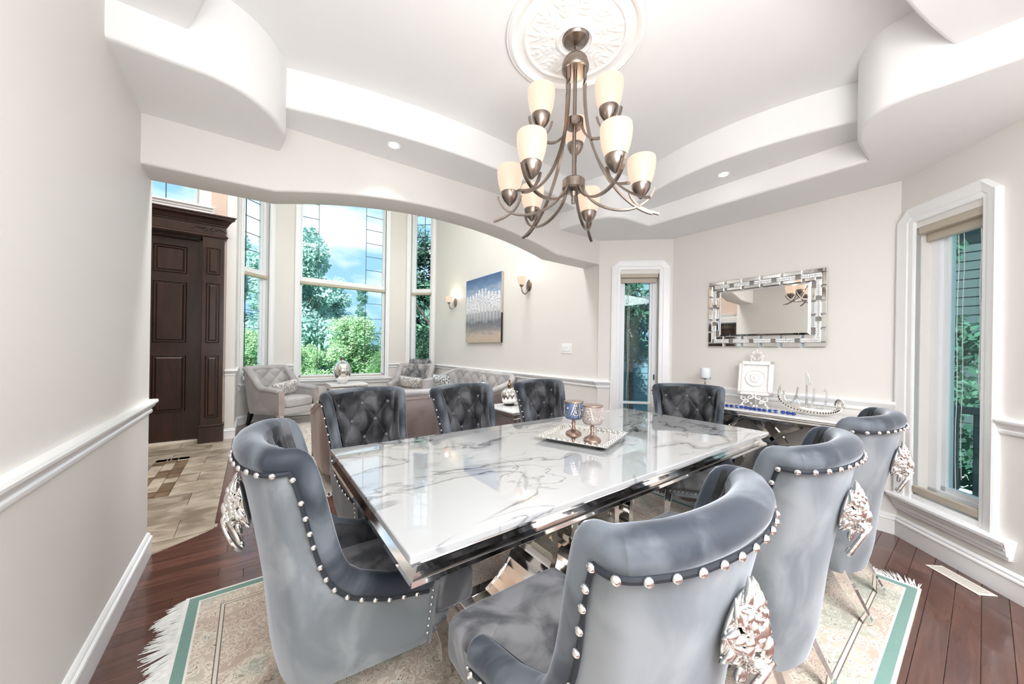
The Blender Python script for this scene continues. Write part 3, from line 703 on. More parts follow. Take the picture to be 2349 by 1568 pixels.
# bay window, middle: u runs from the right end (x=2.63) to the left
window('window_3', 'large middle window of the bay with leaded side strips', fBM, (.43, 1.96, .68, 4.25), (.35, 2.04, 4.35), 0, -.10, .03,
       bars=((2.45, 2.53, .06, 'vinyl_white'), (2.40, 2.449, .085, 'shade_beige')), sill=(.64, .30, 2.09, .10), bottom_shade=(.64, .70, .0),
       lead=dict(v=[.80, 1.65], h=hs(.46, .80) + hs(1.65, 1.93) + [(.80, 1.65, .953)]))
window('window_4', 'narrow right-hand side window of the bay, behind the armchair with the fur throw', fBR, (.085, .56, .68, 4.2), (.02, .645, 4.3), 0, -.12, .05,
       bars=((2.45, 2.53, .05, 'vinyl_white'), (2.40, 2.449, .085, 'shade_beige')), sill=(.64, .0, .66, .10),
       lead=dict(v=[.30], h=hs(.135, .51)))
window('window_5', 'narrow left-hand side window of the bay beside the front door wall', fBL, (.12, .60, .68, 4.2), (.03, .67, 4.3), 0, -.12, .05,
       bars=((2.45, 2.53, .05, 'vinyl_white'), (2.40, 2.449, .085, 'shade_beige')), sill=(.64, .0, .69, .10), bottom_shade=(.66, .70, .0),
       lead=dict(v=[.46], h=hs(.17, .55)))
window('window_6', 'high window above the dark front door', fD, (.38, 1.40, 3.05, 4.2), (.26, 1.52, 4.32), 0, -.08, .02,
       sill=(3.05, .22, 1.56, .12), lead=dict(v=[.70, 1.08], h=[(.40, 1.38, 3.7)]), cas_mat='trim_white')

# ---- front door with pilaster and entablature
def rbox(f, parent, name, mat, u0, u1, n0, n1, z0, z1, bevel=.004):
    mb = MB(); fbox(mb, f, u0, u1, n0, n1, z0, z1); return mb.build(name, mat, parent, bevel=bevel)
def raised_panel(f, parent, u0, u1, z0, z1, n, mat='door_wood'):
    mb = MB(); e = .022
    rows = [(0, .006), (.25, .014), (.45, .004), (.6, -.006), (.9, -.004), (1.9, .012)]
    vs = []; fs = []
    for k, (t, h) in enumerate(rows):
        d = e * t; vs += [f(u0 + d, n + h, z0 + d), f(u1 - d, n + h, z0 + d), f(u1 - d, n + h, z1 - d), f(u0 + d, n + h, z1 - d)]
    for k in range(len(rows) - 1):
        for i in range(4): fs.append((k * 4 + i, k * 4 + (i + 1) % 4, k * 4 + 4 + (i + 1) % 4, k * 4 + 4 + i))
    fs.append(tuple(len(rows) * 4 - 4 + i for i in range(4)))
    mb.add(vs, fs); return mb.build('raised_panel', mat, parent)
d1 = empty('door_1'); d1['kind'] = 'structure'; d1['label'] = 'dark brown panelled front door with pilaster and carved head'
slab = MB(); fbox(slab, fD, .365, 1.33, -.10, -.05, .03, 2.60); slab = slab.build('door_slab', 'door_wood', d1, bevel=.003)
for zz0, zz1 in ((2.16, 2.50), (1.28, 2.05), (.40, 1.12)):
    raised_panel(fD, slab, .49, .80, zz0, zz1, -.05); raised_panel(fD, slab, .93, 1.24, zz0, zz1, -.05)
for zz in (2.28, 1.33, .35, .9):
    mb = MB(); mb.lathe([(.009, 0), (.009, .12)], 8, c=tuple(fD(.36, -.045, zz))); mb.build('hinge', 'hinge', slab)
rbox(fD, d1, 'threshold', 'threshold', .34, 1.36, -.14, .0, 0, .03)
mb = MB(); fbox(mb, fD, .33, .362, -.2, .02, 0, 2.62); fbox(mb, fD, 1.33, 1.36, -.2, .02, 0, 2.62); fbox(mb, fD, .33, 1.36, -.2, .02, 2.60, 2.63); mb.build('door_jamb', 'door_wood', d1)
for (a, b_) in ((.115, .33), (1.36, 1.575)):
    pl = MB(); fbox(pl, fD, a, b_, .002, .13, 0, 2.64); pl = pl.build('pilaster', 'door_wood', d1, bevel=.004)
    rbox(fD, pl, 'plinth', 'door_wood', a - .015, b_ + .015, .002, .15, 0, .20); rbox(fD, pl, 'plinth_cap', 'door_wood', a - .02, b_ + .02, .002, .155, .20, .235, .01)
    for zz0, zz1 in ((2.16, 2.50), (1.28, 2.05), (.32, 1.12)): raised_panel(fD, pl, a + .04, b_ - .04, zz0, zz1, .13)
ent = MB(); fbox(ent, fD, .10, 1.59, .002, .135, 2.64, 2.80); ent = ent.build('entablature', 'door_wood', d1, bevel=.003)
crown = [(.0, 2.78), (.14, 2.78), (.15, 2.79), (.15, 2.80), (.16, 2.805), (.17, 2.825), (.195, 2.85), (.22, 2.86), (.225, 2.87), (.225, 2.885), (.24, 2.89), (.24, 2.905), (0, 2.905)]
def crown_piece(name, prof, u0, u1, parent, f, mat):
    mb = MB(); k = len(prof); vs = [f(u0 - a + .13, a, z) for a, z in prof] + [f(u1 + a - .13, a, z) for a, z in prof]
    mb.add(vs, [(i, (i + 1) % k, k + (i + 1) % k, k + i) for i in range(k)] + [tuple(range(k)), tuple(range(k, 2 * k))[::-1]]); return mb.build(name, mat, parent, smooth=True, angle=30)
crown_piece('crown_moulding', crown, .10, 1.59, ent, fD, 'door_wood')
crown_piece('neck_moulding', [(.0, 2.63), (.14, 2.63), (.15, 2.64), (.155, 2.65), (.15, 2.66), (.14, 2.67), (0, 2.67)], .10, 1.59, ent, fD, 'door_wood')
mb = MB()
for sgn in (-1, 1):
    pts = []
    for k in range(22):
        t = k / 21; a = 2.6 * PI * t; rr = .028 * (1 - t * .8)
        if k < 1: pass
        pts.append(fD(.27 + .15 * 0 + sgn * (.035 + rr * math.cos(a)), .142, 2.725 + rr * math.sin(a)))
    mb.tube(pts, .006, 6)
    mb.tube([fD(.27 + sgn * (.065 + .12 * t), .142, 2.725 + .018 * math.sin(t * PI * 1.4)) for t in [q / 8 for q in range(9)]], [.007 * (1 - q / 9) + .0015 for q in range(9)], 6)
mb.build('carved_scroll', 'door_wood', ent, smooth=True)
# closet door in the foyer (seen in the mirror)
d2 = empty('door_2'); d2['kind'] = 'structure'; d2['label'] = 'white cased doorway with a dark panelled door in the foyer'
mb = MB(); casing_profile_ring(mb, fW, [(1.53, 0), (1.53, 2.13), (2.58, 2.13), (2.58, 0)], [(1.65, 0), (1.65, 2.0), (2.46, 2.0), (2.46, 0)], .03); mb.build('casing', 'trim_white', d2)
crown_piece('casing_head', [(0, 2.13), (.03, 2.13), (.035, 2.15), (.06, 2.19), (.065, 2.21), (0, 2.21)], 1.60, 2.51, d2, fW, 'trim_white')
mb = MB(); fbox(mb, fW, 1.66, 2.45, -.14, -.10, 0, 1.99); s2 = mb.build('door_slab', 'door_wood', d2)
for a in (1.75, 2.10):
    for zz0, zz1 in ((1.1, 1.85), (.2, .95)): raised_panel(fW, s2, a, a + .26, zz0, zz1, -.10)

# ================================================================== CEILING FITTINGS
CX_, CY_ = 1.306, 1.258
# plaster medallion
med = empty('ceiling_medallion', (CX_ + .005, CY_ + .01, Z2), 0, 'round white plaster medallion on the tray ceiling around the chandelier canopy', 'medallion')
prof = [(.35, 0), (.35, -.008), (.352, -.016), (.348, -.018), (.343, -.014), (.34, -.02), (.325, -.026), (.31, -.022), (.30, -.012), (.285, -.010), (.265, -.012), (.258, -.018), (.25, -.018), (.243, -.010), (.10, -.012), (.095, -.022), (.085, -.026), (.078, -.02), (.07, -.02), (.0, -.02)]
MB().lathe(prof[::-1], 72, cap=False).build('ring_mouldings', 'ceiling_paint', med, smooth=True)
mb = MB()
for k in range(12):
    a = 2 * PI * k / 12
    R = Matrix.Rotation(a, 3, 'Z')
    for q in range(5):
        t = q / 4; w = .030 * math.sin(PI * (.25 + .6 * t))
        mb.sphere(R @ Vector((.115 + .115 * t, 0, -.010)), (.018, w, .005), 8, 5, R)
    for sg in (-1, 1):
        Rr = R @ Matrix.Rotation(sg * .5, 3, 'Z')
        mb.sphere(R @ Vector((.20, sg * .030, -.010)), (.034, .011, .005), 8, 5, Rr); mb.sphere(R @ Vector((.15, sg * .024, -.010)), (.026, .009, .005), 8, 5, Rr)
mb.build('acanthus_relief', 'ceiling_paint', med, smooth=True)

# chandelier
ch = empty('chandelier', (CX_, CY_, 0), 0, 'nine-light bronze chandelier with frosted amber glass shades above the dining table', 'chandelier')
MB().lathe([(.0, 2.865), (.072, 2.862), (.075, 2.85), (.072, 2.842), (.066, 2.838), (.060, 2.828), (.028, 2.815), (.012, 2.808), (.0, 2.805)][::-1], 32).build('canopy', 'bronze', ch, smooth=True)
mb = MB()
for k in range(4):
    z = 2.80 - k * .018; ax = (1, 0) if k % 2 else (0, 1)
    mb.tube([(.009 * math.cos(t) * ax[0], .009 * math.cos(t) * ax[1], z + .013 * math.sin(t)) for t in [2 * PI * q / 12 for q in range(12)]], .003, 6, closed=True)
mb.build('chain', 'bronze', ch, smooth=True)
MB().lathe([(.0, 2.735), (.058, 2.733), (.063, 2.722), (.061, 2.712), (.068, 2.706), (.070, 2.690), (.065, 2.676), (.060, 2.672), (.0, 2.672)][::-1], 32).build('top_disc', 'bronze', ch, smooth=True)
MB().lathe([(.010, 2.0), (.010, 2.68)], 12).build('stem', 'bronze', ch, smooth=True)
MB().lathe([(.0, 2.385), (.038, 2.387), (.045, 2.395), (.045, 2.425), (.038, 2.432), (.0, 2.434)], 28).build('upper_hub', 'bronze', ch, smooth=True)
MB().lathe([(.0, 2.035), (.012, 2.038), (.015, 2.06), (.05, 2.066), (.058, 2.074), (.058, 2.115), (.052, 2.122), (.0, 2.125)], 28).build('lower_hub', 'bronze', ch, smooth=True)
def bez(pts, n=16):
    P = [Vector(p) for p in pts]; out = []
    for i in range(n + 1):
        t = i / n; Q = P[:]
        while len(Q) > 1: Q = [Q[j] * (1 - t) + Q[j + 1] * t for j in range(len(Q) - 1)]
        out.append(Q[0])
    return out
def rot(path, a): R = Matrix.Rotation(a, 4, 'Z'); return [R @ Vector(p) for p in path]
SHP = [(.042, 0), (.050, .018), (.060, .05), (.066, .085), (.068, .115), (.066, .135), (.0635, .135), (.065, .115), (.063, .085), (.057, .05), (.047, .019), (.038, .004)]
def chand_light(a, R, zc, tier):
    """one arm: cup bottom at z=zc, radius R, world angle a"""
    c = Vector((R * math.cos(a), R * math.sin(a), zc))
    hubz = 2.40 if tier == 2 else 2.085; hr = .04 if tier == 2 else .05
    # arm from the hub: dips, then rises on the outer side of the cup
    arm = bez([(hr, 0, hubz), (hr + .01, 0, hubz - .10), (R * .75, 0, zc - .115), (R + .045, 0, zc - .055), (R + .062, 0, zc + .045)], 20)
    MB().tube(rot(arm, a), 1, 4, flat=(.0075, .0045), up=(0, 0, 1)).build('arm', 'bronze', ch)
    inner = bez([(R - .060, 0, zc + .045), (R - .045, 0, zc - .03), (R + .0, 0, zc - .055), (R + .045, 0, zc - .075), (R + .085, 0, zc - .085)], 14)
    MB().tube(rot(inner, a), 1, 4, flat=(.0075, .0045)).build('cross_strap', 'bronze', ch)
    cup = MB().lathe([(.0, -.008), (.006, -.006), (.012, .0), (.030, .020), (.042, .042), (.046, .060), (.046, .064), (.0, .064)], 24).build('cup', 'bronze', ch, smooth=True, loc=c)
    sh = MB().lathe([(r, z + .058) for r, z in SHP], 28, cap=False).build('glass_shade', 'shade_glass', ch, smooth=True, loc=c)
    MB().lathe([(0, .07), (.010, .075), (.016, .095), (.014, .115), (0, .128)], 12).build('bulb', 'bulb_glow', sh, smooth=True)
    l = light('chandelier_bulb_light', 'POINT', (c.x, c.y, c.z + .21), .11, .03, (1, .86, .70)); l.parent = ch
# view-facing azimuth: direction from chandelier to the camera
near = math.atan2(-CY_, -CX_)
for da in (-34, 32, 90, -90, -134, 164):
    chand_light(near + math.radians(da), .33, 2.012, 1)
for da in (-62, 60, 178): chand_light(near + math.radians(da), .185, 2.345, 2)
# three long bars from the top disc sweeping out to the lower arms
for da in (-34, 90, -134, 32, 164, -90)[:3] + (60,):
    a = near + math.radians(da)
    p = bez([(.055, 0, 2.69), (.050, 0, 2.52), (.05, 0, 2.33), (.10, 0, 2.10), (.30, 0, 1.945), (.385, 0, 1.93)], 24)
    MB().tube(rot(p, a), 1, 4, flat=(.008, .0045)).build('long_bar', 'bronze', ch)

# recessed downlights on the two ledges
for (x, y, lb) in ((.756, 2.41, 'small recessed downlight in the ledge over the arched beam'), (2.912, 1.216, 'small recessed downlight in the ledge above the mirror wall')):
    t = empty('downlight', (x, y, Z1), 0, lb, 'downlight', 'recessed downlights')
    MB().lathe([(.030, -.001), (.043, -.004), (.045, -.001), (.045, .0), (.030, .004)], 28, cap=False).build('trim_ring', 'trim_white', t, smooth=True)
    MB().lathe([(0, -.002), (.030, -.002), (.030, -.0005), (0, -.0005)][::-1], 24).build('lamp', 'downlight_glow', t)
    l = light('downlight_beam', 'SPOT', (x, y, Z1 - .01), 6, .03, (1, .95, .88)); l.data.spot_size = 1.8; l.data.spot_blend = .8; l.parent = None

# wall sconces on the living room wall
def sconce(y, z, lb):
    t = empty('wall_sconce', (3.094, y, z), 0, lb, 'sconce', 'sconces beside the painting')
    mb = MB(); mb.lathe([(0, 0), (.062, 0), (.062, .006), (.052, .014), (.030, .022), (0, .026)], 28, mat=Matrix.Rotation(-PI / 2, 4, 'Y') @ Matrix.Scale(1.35, 4, (1, 0, 0)))
    mb.build('backplate', 'bronze', t, smooth=True)
    MB().tube(bez([(-.01, 0, -.02), (-.03, 0, -.12), (-.065, 0, -.15), (-.11, 0, -.14), (-.135, 0, -.08), (-.135, 0, -.03)], 18), .009, 8).build('arm', 'bronze', t, smooth=True)
    MB().lathe([(.008, -.04), (.026, -.022), (.030, -.008), (.028, .0), (0, .0)], 20, c=(-.135, 0, 0)).build('cup', 'bronze', t, smooth=True)
    s = MB().lathe([(.030, -.005), (.048, .02), (.060, .06), (.066, .105), (.062, .105), (.056, .06), (.044, .022), (.028, .0)], 28, c=(-.135, 0, 0), cap=False).build('glass_shade', 'shade_glass', t, smooth=True)
    MB().lathe([(0, .02), (.010, .025), (.016, .045), (.014, .065), (0, .078)], 12, c=(-.135, 0, 0)).build('bulb', 'bulb_glow', s, smooth=True)
    l = light('sconce_bulb_light', 'POINT', (-.135, 0, .125), 1.1, .03, (1, .80, .58)); l.parent = t
sconce(6.02, 2.13, 'smaller-looking bronze sconce with lit glass shade left of the painting')
sconce(3.80, 2.15, 'bronze sconce with lit glass shade right of the painting')

# light switch plate
sw = empty('switch_plate', (3.09, 3.05, 1.275), 0, 'white three-gang light switch plate on the living room wall', 'switch')
MB().box(-.008, 0, -.085, .085, -.06, .06).build('plate', 'white_plastic', sw, bevel=.003)
for k in range(3): MB().box(-.012, -.007, -.062 + k * .046, -.062 + k * .046 + .032, -.034, .034).build('rocker', 'white_plastic', sw, bevel=.002)

# painting: row of white trees
pw0, pw1, pz0, pz1 = 4.42, 5.52, 1.362, 2.455
pt = empty('painting', (3.085, (pw0 + pw1) / 2, pz0), 0, 'canvas painting of a row of white trees under a blue sky', 'painting')
hw = (pw1 - pw0) / 2; hh = pz1 - pz0
MB().box(-.035, 0, -hw, hw, 0, hh).build('canvas', 'painting_sky', pt)
MB().box(-.034, -.001, -hw - .004, -hw + .0005, hh * .42, hh).build('canvas_side', 'painting_edge', pt)
MB().box(-.034, -.001, -hw - .004, -hw + .0005, 0, hh * .42).build('canvas_side', 'painting_black', pt)
r2 = random.Random(5)
for k in range(11):
    yy = -hw + .06 + k * (2 * hw - .12) / 10; tall = .10 * math.exp(-((k - 5) / 2.2) ** 2)
    mb = MB()
    for q in range(150):
        t = r2.random(); zz = hh * .46 + t * (.29 + tall) ; w = .046 * math.sin(PI * (t * .86 + .07)) + .003
        y1 = yy + r2.uniform(-w, w)
        if abs(y1) > hw - .02: continue
        mb.sphere((-.036, y1, zz), (.005, .006 + .004 * r2.random(), .010), 5, 4)
    crown_ = mb.build('tree_crown', 'paint_white', pt)
    MB().box(-.0375, -.034, yy - .004, yy + .004, hh * .27 + .02 * r2.random(), hh * .52).build('tree_trunk', 'paint_trunk', pt)

# floor register
vt = empty('floor_register', (3.19, .075, .001), math.atan2(-.20, -.18) , 'cream slotted floor vent cover set in the dark hardwood by the right window', 'vent')
MB().box(-.13, .13, -.045, .045, 0, .005).build('plate', 'vent_cream', vt, bevel=.002)
for k in range(14): MB().add([(-.112 + k * .0165, -.032, .0054), (-.104 + k * .0165, -.032, .0054), (-.110 + k * .0165 + .012, .032, .0054), (-.118 + k * .0165 + .012, .032, .0054), (-.112 + k * .0165, -.032, .0062), (-.104 + k * .0165, -.032, .0062), (-.110 + k * .0165 + .012, .032, .0062), (-.118 + k * .0165 + .012, .032, .0062)], [(0, 1, 2, 3), (4, 7, 6, 5), (0, 4, 5, 1), (1, 5, 6, 2), (2, 6, 7, 3), (3, 7, 4, 0)]).build('slot', 'vent_slot', vt)

# ================================================================== UPHOLSTERY GENERATOR (U-shaped shells)
class Tub:
    def __init__(s, W, yF, yB, R, T, zb, zseat, thick, flare, N=120, sag=0):
        """U plan; T(u,side) top height with u in 0..1 from the back centre; flare(x,y,z)->(x,y)"""
        half = [(0, yB)]; a = W - R
        for k in range(1, 9): half.append((a * k / 8, yB + sag * (k / 8) ** 2))
        yB = yB + sag; ka = math.atan2(2 * sag, a)
        for k in range(1, 13):
            t = -PI / 2 + ka + (PI / 2 - ka) * k / 12; half.append((a + R * math.cos(t) - R * math.cos(-PI / 2 + ka), yB + R * (math.sin(t) - math.sin(-PI / 2 + ka))))
        ex, ey = half[-1]
        for k in range(1, 13): half.append((ex + (W - ex) * k / 12, ey + (yF - ey) * k / 12))
        L = [0]
        for i in range(1, len(half)): L.append(L[-1] + math.dist(half[i], half[i - 1]))
        s.half = half; s.L = L; s.len = L[-1]; s.T = T; s.zb = zb; s.zs = zseat; s.th = thick; s.fl = flare; s.N = N; s.ra = None
    def P(s, u):
        sg = -1 if u < 0 else 1; d = min(abs(u), 1) * s.len
        for i in range(1, len(s.L)):
            if s.L[i] >= d - 1e-9:
                t = (d - s.L[i - 1]) / (s.L[i] - s.L[i - 1]); a = s.half[i - 1]; b_ = s.half[i]
                return (sg * (a[0] + (b_[0] - a[0]) * t), a[1] + (b_[1] - a[1]) * t)
    def pt(s, u, z, off=0):
        """point on the outer surface; off>0 moves inwards"""
        e = .012; a = s.P(max(-1, u - e)); b_ = s.P(min(1, u + e)); a = s.fl(a[0], a[1], z); b_ = s.fl(b_[0], b_[1], z)
        d = Vector((b_[0] - a[0], b_[1] - a[1], 0)).normalized(); n_in = Vector((-d.y, d.x, 0))
        p = s.P(u); p = s.fl(p[0], p[1], z); return Vector((p[0], p[1], z)) + n_in * off, n_in
    def outer(s, name, mat, parent, rows=14):
        N = s.N
        def fn(a, b_):
            u = -1 + 2 * a; z = s.zb + (s.T(abs(u)) - s.th * .45 - s.zb) * b_; return s.pt(u, z, .004 + .012 * (1 - min(1, b_ * 8)) )[0]
        return MB().grid(N, rows, fn).build(name, mat, parent, smooth=True, angle=60)
    def front_caps(s, name, mat, parent):
        for sg in (-1, 1):
            mb = MB(); zt = s.T(1) - s.th * .45
            a0, n0 = s.pt(sg, s.zb, .004); vs = []
            m = 8
            for k in range(m + 1):
                z = s.zb + (zt - s.zb) * k / m
                p, n_ = s.pt(sg, z, .004); q, _ = s.pt(sg, z, s.th); vs += [p, q, p + Vector((0, .012, 0)), q + Vector((0, .012, 0))]
            fs = []
            for k in range(m):
                o = k * 4; fs += [(o + 2, o + 3, o + 7, o + 6), (o, o + 2, o + 6, o + 4), (o + 1, o + 5, o + 7, o + 3)]
            mb.add(vs, fs); mb.build(name, mat, parent, smooth=True, angle=50)
    def inner(s, name, mat, parent, tuft=None, z0=None, rows=40, u1=1.0, amp=.022, dx=.13, dz=.10, zt=None, tu=.5, cover=False):
        N = s.N * 2; z0 = s.zs - .05 if z0 is None else z0
        def fn(a, b_):
            u = (-1 + 2 * a) * u1; top = s.T(abs(u)) - s.th * (.14 if cover else .4); z = z0 + max(.01, (top - z0)) * b_
            off = s.th + (.006 if cover else 0)
            if cover:
                zc = s.T(abs(u)) - s.th * .5; r_ = s.ra(abs(u)); off = r_ * 2
                if z > zc: off = r_ - .004 + math.sqrt(max(0, (r_ + .003) ** 2 * (1 - ((z - zc) / .040) ** 2)))
            if tuft:
                w = min(1, max(0, (tu - abs(u)) / .06)) * min(1, max(0, (top - z - (.03 if cover else 0)) / .06))
                p = u * s.len / dx; q = (z - zt) / dz
                g = (abs(math.sin(PI * (p + q) / 2)) * abs(math.sin(PI * (p - q) / 2))) ** (.6 if cover else .42)
                off += w * (amp * g - amp * .55)
            return s.pt(u, z, off)[0]
        return MB().grid(N, rows, fn).build(name, mat, parent, smooth=True, angle=80)
    def edge(s, u):
        """rim centre line"""
        return s.pt(u, s.T(abs(u)) - s.th * .5, s.th * .5 if s.ra is None else s.ra(abs(u)) - .004)
    def path(s, lo, hi, n, it=4):
        E_ = [s.edge(lo + (hi - lo) * i / (n - 1)) for i in range(n)]; P = [e[0] for e in E_]; Nn = [e[1] for e in E_]
        for _ in range(it):
            P = [P[0]] + [(P[i - 1] + P[i] * 2 + P[i + 1]) / 4 for i in range(1, n - 1)] + [P[-1]]
            Nn = [Nn[0]] + [((Nn[i - 1] + Nn[i] * 2 + Nn[i + 1]) / 4).normalized() for i in range(1, n - 1)] + [Nn[-1]]
        return P, Nn
    def rim(s, name, mat, parent, ra, rb, n=260, fold=0):
        P, NN = s.path(-1, 1, n); vs = []; seg = 16
        for i in range(n):
            t = (P[min(i + 1, n - 1)] - P[max(i - 1, 0)]).normalized(); nn = NN[i]; nn = (nn - t * nn.dot(t)).normalized(); bb = nn.cross(t)
            k = 1
            e = min(i, n - 1 - i)
            if e < 3: k = (.35, .75, .93)[e]
            rip = 1 + fold * math.sin(i * 1.9) * math.sin(i * .7)
            for j in range(seg):
                an = 2 * PI * j / seg; vs.append(P[i] + nn * (ra if s.ra is None else s.ra(abs(-1 + 2 * i / (n - 1)))) * k * rip * math.cos(an) + bb * rb * k * rip * math.sin(an))
        fs = [(i * seg + j, i * seg + (j + 1) % seg, (i + 1) * seg + (j + 1) % seg, (i + 1) * seg + j) for i in range(n - 1) for j in range(seg)]
        fs += [tuple(range(seg)), tuple((n - 1) * seg + j for j in range(seg))]
        return MB().add(vs, fs).build(name, mat, parent, smooth=True, angle=70)
    def seam(s, down, out=.0, n=240, lo=-1, hi=1):
        P, NN = s.path(lo, hi, n, 6); res = []; mid = n // 2; sgn_ = -1 if NN[mid].cross(P[mid + 1] - P[mid - 1]).z > 0 else 1
        for i in range(n):
            t = (P[min(i + 2, n - 1)] - P[max(i - 2, 0)]).normalized(); nn = NN[i]; bb = (nn - t * nn.dot(t)).normalized().cross(t)
            bb = bb * sgn_
            q = P[i] + bb * down
            # put the point on the outer surface
            res.append((q - nn * ((s.th * .5 if s.ra is None else s.ra(abs(lo + (hi - lo) * i / (n - 1))) - .004) + out), -nn))
        return res
def spaced(seam, step):
    out = [seam[0]]; acc = 0
    for i in range(1, len(seam)):
        acc += (seam[i][0] - seam[i - 1][0]).length
        if acc >= step and all((seam[i][0] - q[0]).length > step * .8 for q in out[-4:]): out.append(seam[i]); acc = 0
    return out
def nail_mesh(r):
    mb = MB(); mb.lathe([(r, 0), (r * .95, r * .3), (r * .75, r * .58), (r * .4, r * .74), (0, r * .8)], 10, cap=False); o = mb.build('nail', 'nickel_nail', None, smooth=True); me = o.data; bpy.data.objects.remove(o); return me
def place_nails(me, pts, parent):
    for p, nrm in pts:
        o = bpy.data.objects.new('nail', me); C.objects.link(o); o.parent = parent; o.location = p; o.rotation_euler = Vector(nrm).to_track_quat('Z', 'Y').to_euler()
def cushion(name, mat, parent, x0, x1, y0, y1, z0, z1, r=.05, crown=.02, n=24, rx=None, tuft=None, taper=0, loc=None, rotm=None):
    """superellipsoid-like pad"""
    cx, cy, cz = (x0 + x1) / 2, (y0 + y1) / 2, (z0 + z1) / 2; hx, hy, hz = (x1 - x0) / 2, (y1 - y0) / 2, (z1 - z0) / 2
    mb = MB(); vs = []; fs = []; m = n
    def f(th, ph):
        e1, e2 = .28, .22
        sg = lambda v, e: math.copysign(abs(v) ** e, v)
        x = hx * sg(math.cos(ph), e1) * sg(math.cos(th), e2); y = hy * sg(math.cos(ph), e1) * sg(math.sin(th), e2); z = hz * sg(math.sin(ph), e1 * 1.3)
        k = 1 - taper * (1 - (y / hy)) / 2; x *= k
        if z > 0: z += crown * (1 - (x / hx) ** 2) * (1 - (y / hy) ** 2)
        if tuft and z > 0:
            dx, dy, amp = tuft; p = x / dx; q = y / dy
            g = (abs(math.sin(PI * (p + q) / 2)) * abs(math.sin(PI * (p - q) / 2))) ** .45; z += amp * (g - .6)
        v = Vector((x, y, z))
        if rotm is not None: v = rotm @ v
        return v + Vector((cx, cy, cz))
    NU, NV = 64, 40
    mb.grid(NU, NV, lambda a, b_: f(2 * PI * a, -PI / 2 + PI * b_), wu=True)
    return mb.build(name, mat, parent, smooth=True, weld=True, angle=80, loc=loc)

# ---- lion-head door knocker (axis: faces -Y, origin on the chair back)
def knocker(parent, loc, tilt):
    k = empty('lion_knocker', loc); k.parent = parent; k.rotation_euler = (tilt, 0, 0); k.scale = (1.12, 1.05, 1.15)
    mb = MB(); rr = random.Random(4)
    mb.sphere((0, -.004, .0), (.048, .012, .066), 16, 8)
    for ring, (n_, r0, r1, dep, w) in enumerate(((17, .60, 1.16, .010, .0085), (14, .50, .98, .020, .008), (12, .42, .78, .030, .007))):
        for i in range(n_):
            a = 2 * PI * (i + .5 * ring) / n_ + PI / 2
            if ring == 2 and math.sin(a) < -.8: continue
            sw = .42 * (1 if (i + ring) % 2 else -.5) * (1 if math.cos(a) > 0 else -1)
            pts = []; 
            for q in range(6):
                t = q / 5; rr_ = r0 + (r1 - r0) * t * (1 + .12 * math.sin(i * 2.3)); an = a + sw * t * t - .15 * sw
                pts.append((.046 * rr_ * math.cos(an), -dep - .008 * math.sin(PI * t) + .006 * t, .066 * rr_ * math.sin(an) + .006))
            mb.tube(pts, [w * k for k in (.7, 1.0, 1.05, .9, .6, .15)], 7)
    mb.sphere((0, -.032, .010), (.025, .020, .034), 14, 9)          # skull
    mb.sphere((0, -.050, -.004), (.0085, .012, .022), 10, 6)          # nose bridge
    mb.sphere((0, -.056, -.020), (.011, .007, .007), 8, 5)           # nose tip
    for sg in (-1, 1):
        mb.sphere((sg * .011, -.048, -.028), (.013, .012, .010), 8, 6)   # muzzle
        mb.sphere((sg * .013, -.045, .014), (.009, .006, .0045), 8, 5, Matrix.Rotation(sg * .35, 3, 'Y'))  # brow
        mb.sphere((sg * .011, -.044, .006), .0042, 8, 5)               # eye
        mb.sphere((sg * .026, -.026, .040), (.009, .007, .011), 8, 5)  # ear
        mb.sphere((sg * .022, -.034, -.012), (.010, .010, .018), 8, 5) # cheek
    mb.sphere((0, -.042, -.045), (.012, .010, .010), 8, 5)           # chin
    for i in range(5): mb.sphere(((i - 2) * .010, -.030, -.060 - .006 * (2 - abs(i - 2))), (.006, .008, .016), 6, 5)
    mb.build('lion_head', 'silver', k, smooth=True, angle=75)
    mb = MB(); pts = [(.040 * math.sin(t), -.050 + .012 * math.cos(t), -.078 - .048 * math.cos(t) + .004) for t in [2 * PI * i / 28 for i in range(28)]]
    mb.tube(pts, [.0052 + .0022 * (1 + math.cos(2 * PI * i / 28)) / 2 for i in range(28)], 8, closed=True)
    mb.sphere((0, -.036, -.120), (.009, .009, .008), 8, 5)
    mb.sphere((.010, -.036, -.117), (.006, .008, .007), 8, 5); mb.sphere((-.010, -.036, -.117), (.006, .008, .007), 8, 5)
    mb.build('ring', 'silver', k, smooth=True)
    return k

